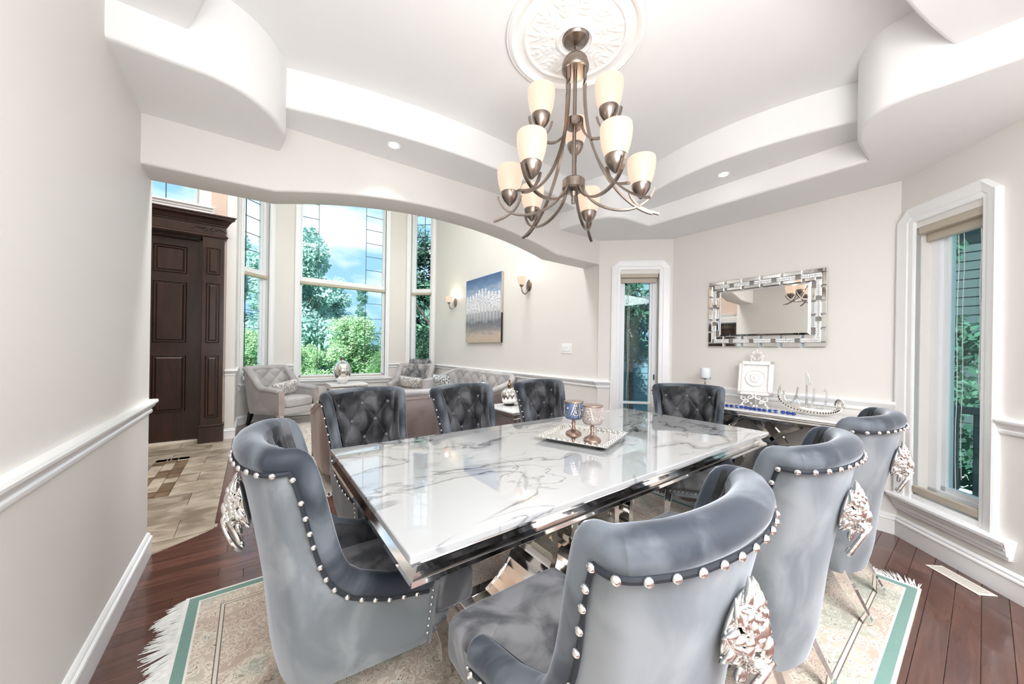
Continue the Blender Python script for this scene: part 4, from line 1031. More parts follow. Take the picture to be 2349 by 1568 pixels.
def smoothstep(a, b_, x): t = max(0, min(1, (x - a) / (b_ - a))); return t * t * (3 - 2 * t)
NAIL = nail_mesh(.0085); NAIL_S = nail_mesh(.005)
def dining_chair():
    t = empty('dining_chair')
    TK = [(.455, .957), (.468, .90), (.480, .80), (.495, .70), (.515, .625), (.55, .57), (.61, .53), (.75, .492), (1.01, .462)]
    def T(u):
        if u < .455: return .957 + .010 * math.cos(u / .455 * PI / 2)
        for (a0, z0), (a1, z1) in zip(TK[:-1], TK[1:]):
            if u <= a1: return z0 + (z1 - z0) * (u - a0) / (a1 - a0)
        return TK[-1][1]
    def fl(x, y, z):
        if z < .45: k = .80 + .20 * (z / .45); return x * k, y * (.84 + .16 * z / .45)
        h = (z - .45) / .5; b_ = max(0, min(1, (-y + .05) / .30))
        return x * (1 + .24 * smoothstep(.60, .98, z) * b_), y - .085 * h ** 1.2 * b_
    tb = Tub(.264, .225, -.275, .05, T, .19, .40, .078, fl, sag=.058)
    tb.ra = lambda u: .042 - .016 * smoothstep(.36, .44, u) + .014 * smoothstep(.50, .60, u)
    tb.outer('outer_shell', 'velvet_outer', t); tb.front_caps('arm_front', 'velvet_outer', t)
    tb.inner('tufted_lining', 'velvet_inner_shaded', t, tuft=True, zt=.86, dx=.088, dz=.112, tu=.455, amp=.040, cover=True)
    tb.rim('padded_rim', 'velvet_rim_shaded', t, .044, .038)
    sm = tb.seam(.026, .001)
    MB().tube([p for p, n_ in sm[4:-4]], 1, 6, flat=(.003, .007), up=(0, 0, 1)).build('seam_strip', 'groove_shade', t)  # dark strip standing in for shade in the groove under the nails
    place_nails(NAIL, spaced([(p + n_ * .004, n_) for p, n_ in sm[6:-6]], .043), t)
    # nails down the front of the arms
    for sg in (-1, 1):
        p0, n0 = tb.pt(sg * .99, .50, -.001)
        place_nails(NAIL_S, [(tb.pt(sg * .985, .40 - k * .026, -.002)[0], -tb.pt(sg * .985, .5, 0)[1]) for k in range(7)], t)
    # buttons in the lining
    bm_ = MB(); bm_.sphere((0, 0, 0), (.011, .011, .006), 10, 6); b0 = bm_.build('button', 'velvet_seat', None, smooth=True); bme = b0.data; bpy.data.objects.remove(b0)
    for r_, z in enumerate((.86, .748, .636, .524)):
        for k in range(-4, 5):
            if (k + r_) % 2: continue
            u = k * .088 / tb.len
            if abs(u) > .40: continue
            p, nn = tb.pt(u, z, .070); o = bpy.data.objects.new('button', bme); C.objects.link(o); o.parent = t; o.location = p; o.rotation_euler = nn.to_track_quat('Z', 'Y').to_euler()
    # seat
    cushion('seat_cushion', 'velvet_seat', t, -.185, .185, -.17, .375, .29, .415, crown=.02)
    cushion('seat_front_roll', 'velvet_seat', t, -.235, .235, .232, .395, .27, .418, crown=.008)
    mb = MB(); mb.grid(48, 8, lambda a, b_: (lambda an: Vector(((.190 + .01 * b_) * math.copysign(abs(math.cos(an)) ** .35, math.cos(an)), .07 + (.265 + .01 * b_) * math.copysign(abs(math.sin(an)) ** .35, math.sin(an)), .20 + .17 * b_)))(2 * PI * a), wu=True)
    mb.add([(-.2, -.16, .20), (.2, -.16, .20), (.2, .27, .20), (-.2, .27, .20)], [(0, 1, 2, 3)])
    mb.build('seat_apron', 'velvet_outer', t, smooth=True, angle=60)
    place_nails(NAIL_S, [((-.165 + .33 * k / 12, .342, .235), (0, 1, 0)) for k in range(13)], t)
    for sx in (-1, 1):
        pf = [(sx * .17, .27, .22), (sx * .178, .292, .14), (sx * .182, .292, .07), (sx * .185, .30, .001)]
        MB().tube(pf, [1, .85, .7, .62], 4, flat=(.026, .026), up=(1, 0, 0)).build('leg', 'chrome', t, bevel=.002)
        pb = [(sx * .16, -.15, .22), (sx * .165, -.19, .14), (sx * .17, -.235, .06), (sx * .175, -.27, .001)]
        MB().tube(pb, [1.1, .9, .72, .62], 4, flat=(.026, .026), up=(1, 0, 0)).build('leg', 'chrome', t, bevel=.002)
    bp, nn = tb.pt(0, .742, -.002)
    knocker(t, bp, math.radians(11))
    return t
proto = dining_chair()
CHAIRS = [
    (0.31, 1.40, -PI / 2 - .02, 'grey velvet armchair at the left end of the marble table, shown side-on'),
    (0.725, 0.595, .0, 'nearest grey velvet chair with its back and lion knocker at the bottom of the picture'),
    (1.565, 0.59, .0, 'middle one of the three grey velvet chairs on the near side of the table'),
    (2.475, 0.575, -.0, 'farthest of the three near-side velvet chairs, beside the tall right window'),
    (0.66, 2.27, PI + .20, 'dark tufted dining chair across the table, left of three, in front of the blush sofa'),
    (1.36, 2.19, PI + .20, 'dark tufted dining chair across the table, middle of the three'),
    (2.15, 2.23, PI + .05, 'dark tufted dining chair across the table, right of the three, below the switch plate'),
    (2.825, 1.40, math.radians(123), 'dark tufted dining chair at the far end of the table in front of the console'),
]
CHAIR_OBJS = []
for i, (x, y, rz, lb) in enumerate(CHAIRS):
    o = proto if i == 0 else copy_tree(proto)
    o.location = (x, y, 0.010); o.rotation_euler = (0, 0, rz); tag(o, lb, 'chair', 'velvet dining chairs around the marble table'); CHAIR_OBJS.append(o)

# ================================================================== DINING TABLE
TX0, TX1, TY0, TY1, TZ = .303, 2.60, .80, 1.865, .76
tx, ty_ = (TX0 + TX1) / 2, (TY0 + TY1) / 2
tab = empty('dining_table', (tx, ty_, 0), 0, 'long white marble dining table with grey veins on a polished chrome base', 'table')
hx, hy = (TX1 - TX0) / 2, (TY1 - TY0) / 2
MB().box(-hx, hx, -hy, hy, TZ - .022, TZ).build('marble_top', 'marble', tab, bevel=.004, bseg=3)
# chrome apron: concave moulding below the top
prof = [(-.03, TZ - .022), (-.012, TZ - .023), (-.008, TZ - .030), (-.020, TZ - .036), (-.030, TZ - .048), (-.024, TZ - .060), (-.008, TZ - .070), (-.006, TZ - .082), (-.016, TZ - .090), (-.06, TZ - .090)]
mb = MB(); k = len(prof); vs = []
for sx, sy in ((-1, -1), (1, -1), (1, 1), (-1, 1)):
    for a, z in prof: vs.append((sx * (hx + a), sy * (hy + a), z))
mb.add(vs, [(c * k + i, ((c + 1) % 4) * k + i, ((c + 1) % 4) * k + i + 1, c * k + i + 1) for c in range(4) for i in range(k - 1)]); mb.build('chrome_apron', 'chrome', tab, smooth=True, angle=25)
MB().box(-hx + .1, hx - .1, -hy + .1, hy - .1, TZ - .075, TZ - .03).build('underframe', 'black_metal', tab)
# floor frame and curved flat legs of the central pedestal
for sy in (-1, 1):
    MB().box(-.62, .62, sy * .17 - .03, sy * .17 + .03, .012, .050).build('floor_rail', 'chrome', tab, bevel=.006)
for sx in (-1, 1):
    MB().box(sx * .62 - .035, sx * .62 + .035, -.205, .205, .012, .056).build('end_rail', 'chrome', tab, bevel=.006)
    MB().box(sx * .20 - .05, sx * .20 + .05, -.14, .14, .012, .060).build('cross_rail', 'chrome', tab, bevel=.006)
    for nm, path in (('outer_curved_leg', bez([(sx * .50, 0, .045), (sx * .30, 0, .14), (sx * .18, 0, .36), (sx * .34, 0, .58), (sx * .62, 0, TZ - .09)], 22)),
                     ('inner_curved_leg', bez([(sx * .12, 0, .055), (sx * .16, 0, .22), (sx * .20, 0, .36), (sx * .16, 0, .50), (sx * .06, 0, TZ - .09)], 18))):
        MB().tube(path, 1, 4, flat=(.13, .012), up=(1, 0, 0)).build(nm, 'chrome', tab, bevel=.002)
        for sy in (-1, 1):
            MB().tube([p + Vector((0, sy * .134, 0)) for p in path], 1, 4, flat=(.004, .018), up=(1, 0, 0)).build('leg_edge_band', 'chrome', tab)
MB().box(-.70, .70, -.2, .2, TZ - .115, TZ - .085).build('leg_head_plate', 'chrome', tab, bevel=.004)

# mirrored tray with two goblet candle holders
tr = empty('tray', (1.49, 1.335, TZ + .0), math.radians(21), 'square mirrored tray with a beaded silver rim on the marble table', 'tray')
hs_ = .165
MB().box(-.12, .12, -.12, .12, .0, .008).build('foot_plate', 'mirror_tile', tr)
MB().prism([(-hs_, -hs_), (hs_, -hs_), (hs_, hs_), (-hs_, hs_)], .012, .016).build('mirror_plate', 'mirror_glass', tr)
mb = MB()
for a in range(4):
    R = Matrix.Rotation(a * PI / 2, 4, 'Z'); o_ = .200; i_ = .150
    mb.add([R @ Vector(p) for p in ((-o_, -o_, .026), (o_, -o_, .026), (i_, -i_, .016), (-i_, -i_, .016), (-o_, -o_, .022), (o_, -o_, .022), (i_, -i_, .010), (-i_, -i_, .010))], [(0, 1, 2, 3), (7, 6, 5, 4), (0, 4, 5, 1)])
mb.build('sloped_rim', 'mirror_tile', tr)
bm_ = MB(); bm_.sphere((0, 0, 0), (.006, .006, .004), 6, 4); b0 = bm_.build('rim_bead', 'silver', None, smooth=True); bme = b0.data; bpy.data.objects.remove(b0)
for a in range(4):
    R = Matrix.Rotation(a * PI / 2, 4, 'Z')
    for q in range(22):
        p = R @ Vector((-.165 + q * .0157, -.176 - (.010 if q % 2 else -.006), .023)); o = bpy.data.objects.new('rim_bead', bme); C.objects.link(o); o.parent = tr; o.location = p
def goblet(x, y, colname, lb, seed):
    g = empty('candle_holder', (x, y, TZ + .0165), seed, lb, 'candle holder', 'goblet candle holders on the tray')
    MB().lathe([(0, 0), (.045, .0), (.046, .004), (.040, .012), (.018, .024), (.012, .028), (.011, .034), (.0085, .042), (.0115, .058), (.011, .068), (.008, .074), (.012, .080), (.02, .084), (0, .084)], 28).build('stem_foot', 'stem_bronze', g, smooth=True)
    MB().lathe([(.012, .084), (.044, .088), (.051, .096), (.052, .102), (.052, .182), (.050, .182), (.050, .100), (.012, .092)], 40, cap=False).build('cup', colname, g, smooth=True)
    MB().lathe([(.0, .186), (.054, .186), (.055, .183), (.054, .179), (.0, .179)][::-1], 40).build('lid_rim', 'stem_bronze', g, smooth=True)
    rr = random.Random(seed); mb = MB(); me_ = MB()
    for k in range(7):
        a0 = 2 * PI * k / 7; lean = .55 if k % 2 else -.4
        pts = [((.0535) * math.cos(a0 + lean * t), .0535 * math.sin(a0 + lean * t), .100 + .078 * t) for t in [q / 6 for q in range(7)]]
        mb.tube(pts, .0013, 5)
        for q in range(5):
            t = .15 + q * .18
            for sg in (-1, 1):
                a = a0 + lean * t + sg * .17; z = .106 + .078 * t
                if z > .176: continue
                Rz = Matrix.Rotation(a, 3, 'Z') @ Matrix.Rotation(sg * .7, 3, 'X')
                mb.sphere((.0532 * math.cos(a), .0532 * math.sin(a), z), (.0015, .0045, .0095), 6, 4, Rz)
        a = a0 + .42
        me_.sphere((.0545 * math.cos(a), .0545 * math.sin(a), .12 + .04 * rr.random()), .0042, 8, 5)
    mb.build('leaf_relief', 'silver' if colname == 'cup_blue' else 'cup_rose_leaf', g, smooth=True); me_.build('pearls', 'pearl', g, smooth=True)['kind'] = 'stuff'
simple('cup_blue', (.14, .19, .33), .35, .2, var=.25, scale=40); simple('cup_rose', (.42, .36, .34), .35, .3, var=.15, scale=40); simple('cup_rose_leaf', (.66, .60, .57), .3, .4, var=.1)
goblet(1.478, 1.395, 'cup_blue', 'goblet candle holder with a blue cup and silver leaf relief, left on the tray', 1)
goblet(1.455, 1.238, 'cup_rose', 'goblet candle holder with a taupe cup and leaf relief, right on the tray', 2)

# ================================================================== DINING RUG
RX0, RX1, RY0, RY1 = -.235, 2.865, .19, 2.31
rg = empty('rug', ((RX0 + RX1) / 2, (RY0 + RY1) / 2, 0), 0, 'cream floral rug with a green border and white fringe under the dining table', 'rug')
hx, hy = (RX1 - RX0) / 2, (RY1 - RY0) / 2
mb = MB(); mb.grid(60, 40, lambda a, b_: Vector((-hx + 2 * hx * a, -hy + 2 * hy * b_, .009 + .0006 * math.sin(a * 37) * math.sin(b_ * 23)))); mb.add([(-hx, -hy, .0005), (hx, -hy, .0005), (hx, hy, .0005), (-hx, hy, .0005), (-hx, -hy, .009), (hx, -hy, .009), (hx, hy, .009), (-hx, hy, .009)], [(0, 1, 2, 3), (0, 4, 5, 1), (1, 5, 6, 2), (2, 6, 7, 3), (3, 7, 4, 0)])
mb.build('pile', 'rug_print', rg)
rr = random.Random(8); mb = MB()
for sx in (-1, 1):
    for k in range(620):
        y = -hy + .01 + (2 * hy - .02) * k / 619; L = .07 + .035 * rr.random() + .02 * math.sin(k * .11); lean = .03 * math.sin(k * .06) + rr.uniform(-.02, .02)
        pts = [(sx * (hx - .002), y, .008), (sx * (hx + L * .3), y + lean * .2, .005 + .003 * rr.random()), (sx * (hx + L * .7), y + lean * .7, .003 + .004 * rr.random()), (sx * (hx + L), y + lean, .003)]
        mb.tube(pts, [.0022, .0026, .0024, .0012], 4)
mb.build('fringe', 'fringe', rg)['kind'] = 'stuff'
for sx in (-1, 1): MB().box(min(sx * hx, sx * (hx + .012)), max(sx * hx, sx * (hx + .012)), -hy, hy, .0005, .010).build('woven_end', 'fringe', rg)

# ================================================================== CONSOLE TABLE, MIRROR AND DECOR
cx0, cx1, cy0, cy1, cz = 3.20, 3.60, .50, 1.87, .79
con = empty('console_table', ((cx0 + cx1) / 2, (cy0 + cy1) / 2, 0), 0, 'slim white-topped console table with chrome mouldings under the wall mirror', 'console table')
hx, hy = (cx1 - cx0) / 2, (cy1 - cy0) / 2
mb = MB(); mb.box(-hx, hx, -hy, hy, cz - .018, cz); mb.build('stone_top', 'stone_white', con, bevel=.006, bseg=3)
prof = [(-.02, cz - .018), (-.006, cz - .020), (-.004, cz - .028), (-.018, cz - .036), (-.014, cz - .048), (-.002, cz - .056), (-.004, cz - .066), (-.03, cz - .068)]
mb = MB(); k = len(prof); vs = []
for sx, sy in ((-1, -1), (1, -1), (1, 1), (-1, 1)):
    for a, z in prof: vs.append((sx * (hx + a), sy * (hy + a), z))
mb.add(vs, [(c * k + i, ((c + 1) % 4) * k + i, ((c + 1) % 4) * k + i + 1, c * k + i + 1) for c in range(4) for i in range(k - 1)]); mb.build('chrome_moulding', 'chrome', con, smooth=True, angle=25)
for sy in (-1, 1):
    for (y0, ym, y1) in ((.34, .05, .42), (.10, .30, .02)):
        path = bez([(0, sy * y0, .04), (0, sy * (ym + (ym - y0) * .2), .22), (0, sy * (ym + (ym - y1) * .2), .52), (0, sy * y1, cz - .06)], 20)
        MB().tube(path, 1, 4, flat=(.10, .009), up=(0, 1, 0)).build('curved_leg', 'chrome', con, bevel=.002)
        for sx in (-1, 1): MB().tube([p + Vector((sx * .103, 0, 0)) for p in path], 1, 4, flat=(.004, .014), up=(0, 1, 0)).build('leg_edge_band', 'chrome', con)
MB().box(-.12, .12, -.42, .42, .0, .04).build('floor_rail', 'chrome', con, bevel=.005)

# wall mirror: bevelled glass with mirror tiles and crystal strips
mi = empty('wall_mirror', (3.629, (1.626 + .741) / 2, 1.31), 0, 'rectangular wall mirror framed with small mirror tiles and crystals', 'mirror')
hy = (1.626 - .741) / 2; H = .625; fw_ = .098
MB().box(-.012, 0, -hy + .032, hy - .032, .032, H - .032).build('backing', 'backing_grey', mi)
mb = MB(); i0 = .0 ; a = fw_; b2 = fw_ + .016
mb.add([(-.014, -hy + a, a), (-.014, hy - a, a), (-.014, hy - a, H - a), (-.014, -hy + a, H - a), (-.020, -hy + b2, b2), (-.020, hy - b2, b2), (-.020, hy - b2, H - b2), (-.020, -hy + b2, H - b2)],
       [(4, 5, 6, 7), (0, 1, 5, 4), (1, 2, 6, 5), (2, 3, 7, 6), (3, 0, 4, 7)])
mb.build('mirror_glass', 'mirror_glass', mi)
def mtile(y0, y1, z0, z1, x=-.022):
    mb = MB(); e = .004
    mb.add([(-.012, y0, z0), (-.012, y1, z0), (-.012, y1, z1), (-.012, y0, z1), (x + .003, y0, z0), (x + .003, y1, z0), (x + .003, y1, z1), (x + .003, y0, z1), (x, y0 + e, z0 + e), (x, y1 - e, z0 + e), (x, y1 - e, z1 - e), (x, y0 + e, z1 - e)],
           [(0, 1, 5, 4), (1, 2, 6, 5), (2, 3, 7, 6), (3, 0, 4, 7), (4, 5, 9, 8), (5, 6, 10, 9), (6, 7, 11, 10), (7, 4, 8, 11), (8, 9, 10, 11)])
    return mb.build('mirror_tile', 'mirror_tile', mi)
ow, cw = .034, .036      # outer tile band, crystal band, rest inner tile band
nt = 6; W = 2 * hy
for k in range(nt):
    y0 = -hy + k * W / nt + (.0 if k == 0 else .010); y1 = -hy + (k + 1) * W / nt - (.0 if k == nt - 1 else .010)
    for zz in ((0, ow), (H - ow, H)): mtile(y0, y1, *zz)
    q0, q1 = max(y0, -hy + ow), min(y1, hy - ow)
    for zz in ((ow + cw, fw_ - .002), (H - fw_ + .002, H - ow - cw)): mtile(max(q0, -hy + ow + cw), min(q1, hy - ow - cw), *zz)
for k in range(5):
    z0 = ow + k * (H - 2 * ow) / 5 + .008; z1 = ow + (k + 1) * (H - 2 * ow) / 5 - .008
    for yy in ((-hy, -hy + ow), (hy - ow, hy)): mtile(*yy, z0, z1)
    if 0 < k < 4:
        for yy in ((-hy + ow + cw, -hy + fw_ - .002), (hy - fw_ + .002, hy - ow - cw)): mtile(*yy, z0, z1)
mb = MB(); s_ = .0165; cnt = 0
def crys(y, z):
    h = s_ / 2; mb.add([(-.018, y - h, z - h), (-.018, y + h, z - h), (-.018, y + h, z + h), (-.018, y - h, z + h), (-.029, y, z)], [(0, 1, 4), (1, 2, 4), (2, 3, 4), (3, 0, 4), (0, 3, 2, 1)])
ny = int((W - 2 * ow) / s_)
for k in range(ny):
    y = -hy + ow + (k + .5) * (W - 2 * ow) / ny
    if k % 10 in (8, 9) : continue
    for q in range(2):
        crys(y, ow + (q + .5) * cw / 2); crys(y, H - ow - (q + .5) * cw / 2)
nzz = int((H - 2 * ow - 2 * cw) / s_)
for k in range(nzz):
    z = ow + cw + (k + .5) * (H - 2 * ow - 2 * cw) / nzz
    if k % 10 in (8, 9): continue
    for q in range(2): crys(-hy + ow + (q + .5) * cw / 2, z); crys(hy - ow - (q + .5) * cw / 2, z)
mb.build('crystals', 'crystal_facet', mi)['kind'] = 'stuff'

# white candle cup on a crystal stem
cn = empty('candle_stand', (3.45, 1.575, cz), 0, 'small candle stand with a white oval cup on the console, left of the framed plate', 'candle stand')
MB().lathe([(0, 0), (.035, 0), (.036, .006), (.012, .012), (.008, .03), (.016, .05), (.008, .07), (.012, .10), (.008, .13), (.018, .150), (.008, .165), (.010, .19), (.022, .205), (.010, .215), (0, .215)], 20).build('stem', 'silver', cn, smooth=True)
MB().lathe([(0, .213), (.052, .215), (.054, .222), (.048, .226), (0, .226)], 28).build('drip_plate', 'silver', cn, smooth=True)
MB().lathe([(.0, .226), (.042, .226), (.045, .235), (.045, .315), (.041, .315), (.040, .24), (0, .24)], 28).build('shade', 'candle_shade_white', cn, smooth=True)
# framed plate on easel with scroll crest
fp = empty('framed_plate', (3.47, 1.175, cz), math.radians(101), 'leaning white ornate frame with a round embossed plate and scroll crest on the console', 'ornament')
R_ = Matrix.Rotation(math.radians(17), 4, 'X')
def fpbox(mb, x0, x1, y0, y1, z0, z1): mb.box(x0, x1, y0, y1, z0, z1, Matrix.Translation((0, 0, .10)) @ R_)
mb = MB(); w_, h_ = .125, .30
for (a, b_, c_, d_) in ((-w_, -w_ + .028, 0, h_), (w_ - .028, w_, 0, h_), (-w_, w_, 0, .028), (-w_, w_, h_ - .028, h_)): fpbox(mb, a, b_, -.012, .018, c_, d_)
for (a, b_, c_, d_) in ((-w_ + .024, -w_ + .034, .024, h_ - .024), (w_ - .034, w_ - .024, .024, h_ - .024), (-w_ + .024, w_ - .024, .024, .034), (-w_ + .024, w_ - .024, h_ - .034, h_ - .024)): fpbox(mb, a, b_, .010, .024, c_, d_)
mb.build('frame', 'porcelain', fp, bevel=.003)
mb = MB(); fpbox(mb, -w_ + .02, w_ - .02, -.010, .004, .02, h_ - .02)
Mp = Matrix.Translation((0, 0, .10)) @ R_ @ Matrix.Translation((0, .004, h_ / 2)) @ Matrix.Rotation(-PI / 2, 4, 'X')
mb.lathe([(0, .020), (.015, .018), (.022, .012), (.030, .012), (.034, .016), (.040, .014), (.045, .008), (.062, .006), (.066, .012), (.072, .012), (.076, .004), (.08, 0)][::-1], 40, mat=Mp)
mb.build('embossed_plate', 'porcelain', fp, smooth=True)
def curls(mb, c0, sc, n_, M4):
    for sg in (-1, 1):
        for (ox, oz, s2, turns, a0) in n_:
            pts = []
            for k in range(20):
                t = k / 19; a = a0 + turns * 2 * PI * t; r_ = s2 * (1 - t * .8); pts.append(M4 @ Vector((sg * (ox + r_ * math.cos(a)) * sc, c0, (oz + r_ * math.sin(a)) * sc)))
            mb.tube(pts, [.0065 * (1 - .6 * q / 19) for q in range(20)], 6)
mb = MB(); MT = Matrix.Translation((0, 0, .10)) @ R_
curls(mb, .008, 1, [(.022, h_ + .022, .022, 1.1, -1.2), (.034, h_ + .045, .016, -1.1, 2), (.018, h_ + .075, .016, 1.1, 0)], MT)
mb.sphere(MT @ Vector((0, .008, h_ + .098)), (.007, .006, .016), 8, 6)
for k in range(14):
    a = 2 * PI * k / 14; mb.sphere(MT @ Vector((.036 * math.cos(a), .012, h_ + .046 + .036 * math.sin(a))), .0065, 6, 4)
mb.build('scroll_crest', 'porcelain', fp, smooth=True)
mb = MB(); curls(mb, .022, 1, [(.03, -.02, .026, 1.2, 1.5), (.075, -.035, .022, -1.2, 1.2), (.055, -.062, .02, 1.0, 0)], MT)
mb.tube([(-.10, .03, .0), (-.07, .02, .05), (0, .02, .09), (.07, .02, .05), (.10, .03, .0)], .007, 6); mb.tube([(0, -.02, .10), (0, -.09, .004)], .006, 6)
for k in range(9): mb.sphere((-.08 + k * .02, .035, .03 + .02 * math.sin(k * 1.3)), .009, 6, 4)
mb.build('easel_base', 'porcelain', fp, smooth=True)
# blue bead string
bd = empty('bead_string', (3.26, 1.16, cz), 0, 'string of cobalt blue glass beads lying along the front of the console top', 'beads')
bm_ = MB(); bm_.sphere((0, 0, 0), (.0125, .017, .0125), 10, 7); b0 = bm_.build('bead', 'blue_bead', None, smooth=True); bme = b0.data; bpy.data.objects.remove(b0)
for k in range(19):
    y = -.31 + k * .034 + (.012 if k > 2 else 0); x = .012 * math.sin(k * .8)
    o = bpy.data.objects.new('bead', bme); C.objects.link(o); o.parent = bd; o.location = (x + .0 , y, .0128); o.rotation_euler = (0, 0, math.sin(k * .8) * .3)
MB().tube([(.012 * math.sin(k * .8), -.34 + k * .034, .0128) for k in range(21)], .0015, 5).build('cord', 'silver', bd)
# silver boat sculpture with glass calligraphy
bt = empty('boat_sculpture', (3.40, .80, cz), math.radians(-90), 'crystal-studded silver boat-shaped sculpture with clear glass lettering, on the right of the console', 'sculpture')
hull = bez([(-.215, 0, .16), (-.27, 0, .06), (-.16, 0, .0), (0, 0, .022), (.10, 0, .012), (.18, 0, .02), (.245, 0, .03), (.25, 0, .085)], 30)
MB().tube(hull, [.012 + .012 * math.sin(PI * min(1, i / 26)) for i in range(31)], 10).build('hull', 'silver', bt, smooth=True)
mb = MB(); mb2 = MB()
for i, p in enumerate(hull):
    for sg in (-1, 0, 1): mb.sphere(p + Vector((0, sg * .013, .010 + .006 * (sg == 0))), .0045, 6, 4)
for k in range(26):
    a = k * .62; r_ = .036 * (1 - k / 30); mb.sphere((.222 + r_ * math.cos(a), .006, .082 + r_ * math.sin(a)), .0062, 6, 4)
for i, p in enumerate(hull[3:27]):
    if i % 1 == 0: mb2.sphere(p + Vector((0, -.021, .0)), .0055, 6, 4)
mb2.build('dark_studs', 'black_metal', bt, smooth=True)['kind'] = 'stuff'
mb.build('crystal_studs', 'silver', bt, smooth=True)['kind'] = 'stuff'
MB().tube([(.222 + .036 * (1 - t * .8) * math.cos(t * 9), 0, .082 + .036 * (1 - t * .8) * math.sin(t * 9)) for t in [q / 24 for q in range(25)]], .008, 8).build('curled_stern', 'silver', bt, smooth=True)
bt.scale = (.80, .9, 1.2)
def stroke(pts, r=.0085): return MB().tube(bez(pts, 18), r, 8).build('glass_letter', 'crystal', bt, smooth=True)
stroke([(-.19, 0, .14), (-.19, 0, .06), (-.12, 0, .03), (-.09, 0, .12)])
stroke([(-.075, 0, .17), (-.11, 0, .06), (-.04, 0, .04), (-.015, 0, .05), (-.005, 0, .10)])
stroke([(-.01, 0, .265), (-.008, 0, .18), (-.008, 0, .08), (-.012, 0, .045)], .0095)
stroke([(-.01, 0, .265), (.012, 0, .25), (.018, 0, .20), (.012, 0, .19)], .007)
stroke([(-.01, 0, .06), (.01, 0, .04), (.05, 0, .05), (.045, 0, .17)])
stroke([(.055, 0, .05), (.075, 0, .035), (.15, 0, .03), (.135, 0, .16)])
stroke([(.135, 0, .16), (.12, 0, .175), (.11, 0, .15), (.13, 0, .14)], .006)
stroke([(-.02, 0, .02), (-.015, 0, .04), (.0, 0, .05), (.0, 0, .08)], .006)

# ================================================================== LIVING ROOM
def tuft_buttons(tb, t, zt, rows, dx, dz, umax, depth, mat, r=.012):
    bm_ = MB(); bm_.sphere((0, 0, 0), (r, r, r * .6), 8, 5); b0 = bm_.build('button', mat, None, smooth=True); me = b0.data; bpy.data.objects.remove(b0)
    for r_ in range(rows):
        for k in range(-12, 13):
            if (k + r_) % 2: continue
            u = k * dx / tb.len
            if abs(u) > umax: continue
            z = zt - r_ * dz; p, nn = tb.pt(u, z, tb.th - depth); o = bpy.data.objects.new('button', me); C.objects.link(o); o.parent = t; o.location = p; o.rotation_euler = nn.to_track_quat('Z', 'Y').to_euler()
def armchair():
    t = empty('armchair')
    def T(u):
        a = smoothstep(.36, .66, u); return .93 * (1 - a) + .62 * a - .02 * smoothstep(.7, 1, u)
    def fl(x, y, z):
        h = (z - .2) / .7; b_ = max(0, min(1, (-y + .05) / .35)); return x * (1 + .05 * h), y - .12 * max(0, h) * b_
    tb = Tub(.36, .33, -.30, .06, T, .20, .42, .10, fl)
    tb.outer('outer_shell', 'sofa_taupe', t); tb.front_caps('arm_front', 'sofa_blush', t)
    tb.inner('tufted_back', 'sofa_taupe', t, tuft=True, zt=.83, dx=.11, dz=.11, tu=.48, amp=.032); tb.rim('rolled_rim', 'sofa_taupe', t, .056, .05)
    tuft_buttons(tb, t, .83, 3, .11, .11, .36, .016, 'sofa_taupe')
    cushion('seat_cushion', 'sofa_taupe', t, -.26, .26, -.24, .36, .29, .45, crown=.015, tuft=(.13, .15, .014))
    MB().box(-.30, .30, -.28, .345, .19, .30).build('seat_frame', 'sofa_taupe', t, bevel=.015)
    for sg in (-1, 1):
        place_nails(NAIL_S, [(tb.pt(sg * .995, .56 - k * .024, -.002)[0] + Vector((-sg * .012, .014, 0)), (0, 1, 0)) for k in range(14)], t)
        MB().tube([(sg * .30, .30, .20), (sg * .305, .305, .10), (sg * .31, .315, .002)], [1, .8, .6], 4, flat=(.036, .036), up=(1, 0, 0)).build('leg', 'chrome', t, bevel=.003)
        MB().tube([(sg * .29, -.30, .20), (sg * .29, -.33, .10), (sg * .29, -.37, .002)], [1, .8, .6], 4, flat=(.03, .03), up=(1, 0, 0)).build('leg', 'black_metal', t, bevel=.003)
    return t
ac1 = armchair(); ac1.location = (.40, 6.72, .010); ac1.rotation_euler = (0, 0, math.radians(-143)); tag(ac1, 'taupe tufted armchair left of the bay window, seen from its side', 'armchair', 'taupe tufted armchairs by the bay window')
ac2 = copy_tree(ac1); ac2.location = (2.52, 6.72, .010); ac2.rotation_euler = (0, 0, math.radians(143)); tag(ac2, 'taupe tufted armchair right of the bay window with a fur throw over it', 'armchair', 'taupe tufted armchairs by the bay window')
def pillow(name, mat, loc, rot_, w, h, d, lb, cat, group=None):
    t = empty(name, loc, 0, lb, cat, group); t.rotation_euler = rot_
    mb = MB()
    def fn(a, b_, sg):
        x = -1 + 2 * a; z = -1 + 2 * b_; k = max(0, (1 - x ** 4)) ** .5 * max(0, (1 - z ** 4)) ** .5; pin = 1 - .07 * (1 - abs(x)) * abs(z) ** 2 - .0
        return Vector((x * w / 2 * (1 - .06 * (1 - z * z)), sg * d / 2 * k, z * h / 2 * (1 - .08 * (1 - x * x))))
    mb.grid(17, 13, lambda a, b_: fn(a, b_, 1)); mb.grid(17, 13, lambda a, b_: fn(a, b_, -1)); mb.build('cover', mat, t, smooth=True, weld=True, angle=80)
    return t
pillow('lumbar_pillow', 'pillow_pattern', (.42, 6.66, .585), (math.radians(-20), math.radians(8), math.radians(-143)), .46, .24, .13, 'patterned grey lumbar pillow on the left taupe armchair', 'pillow', 'patterned pillows on the armchairs')
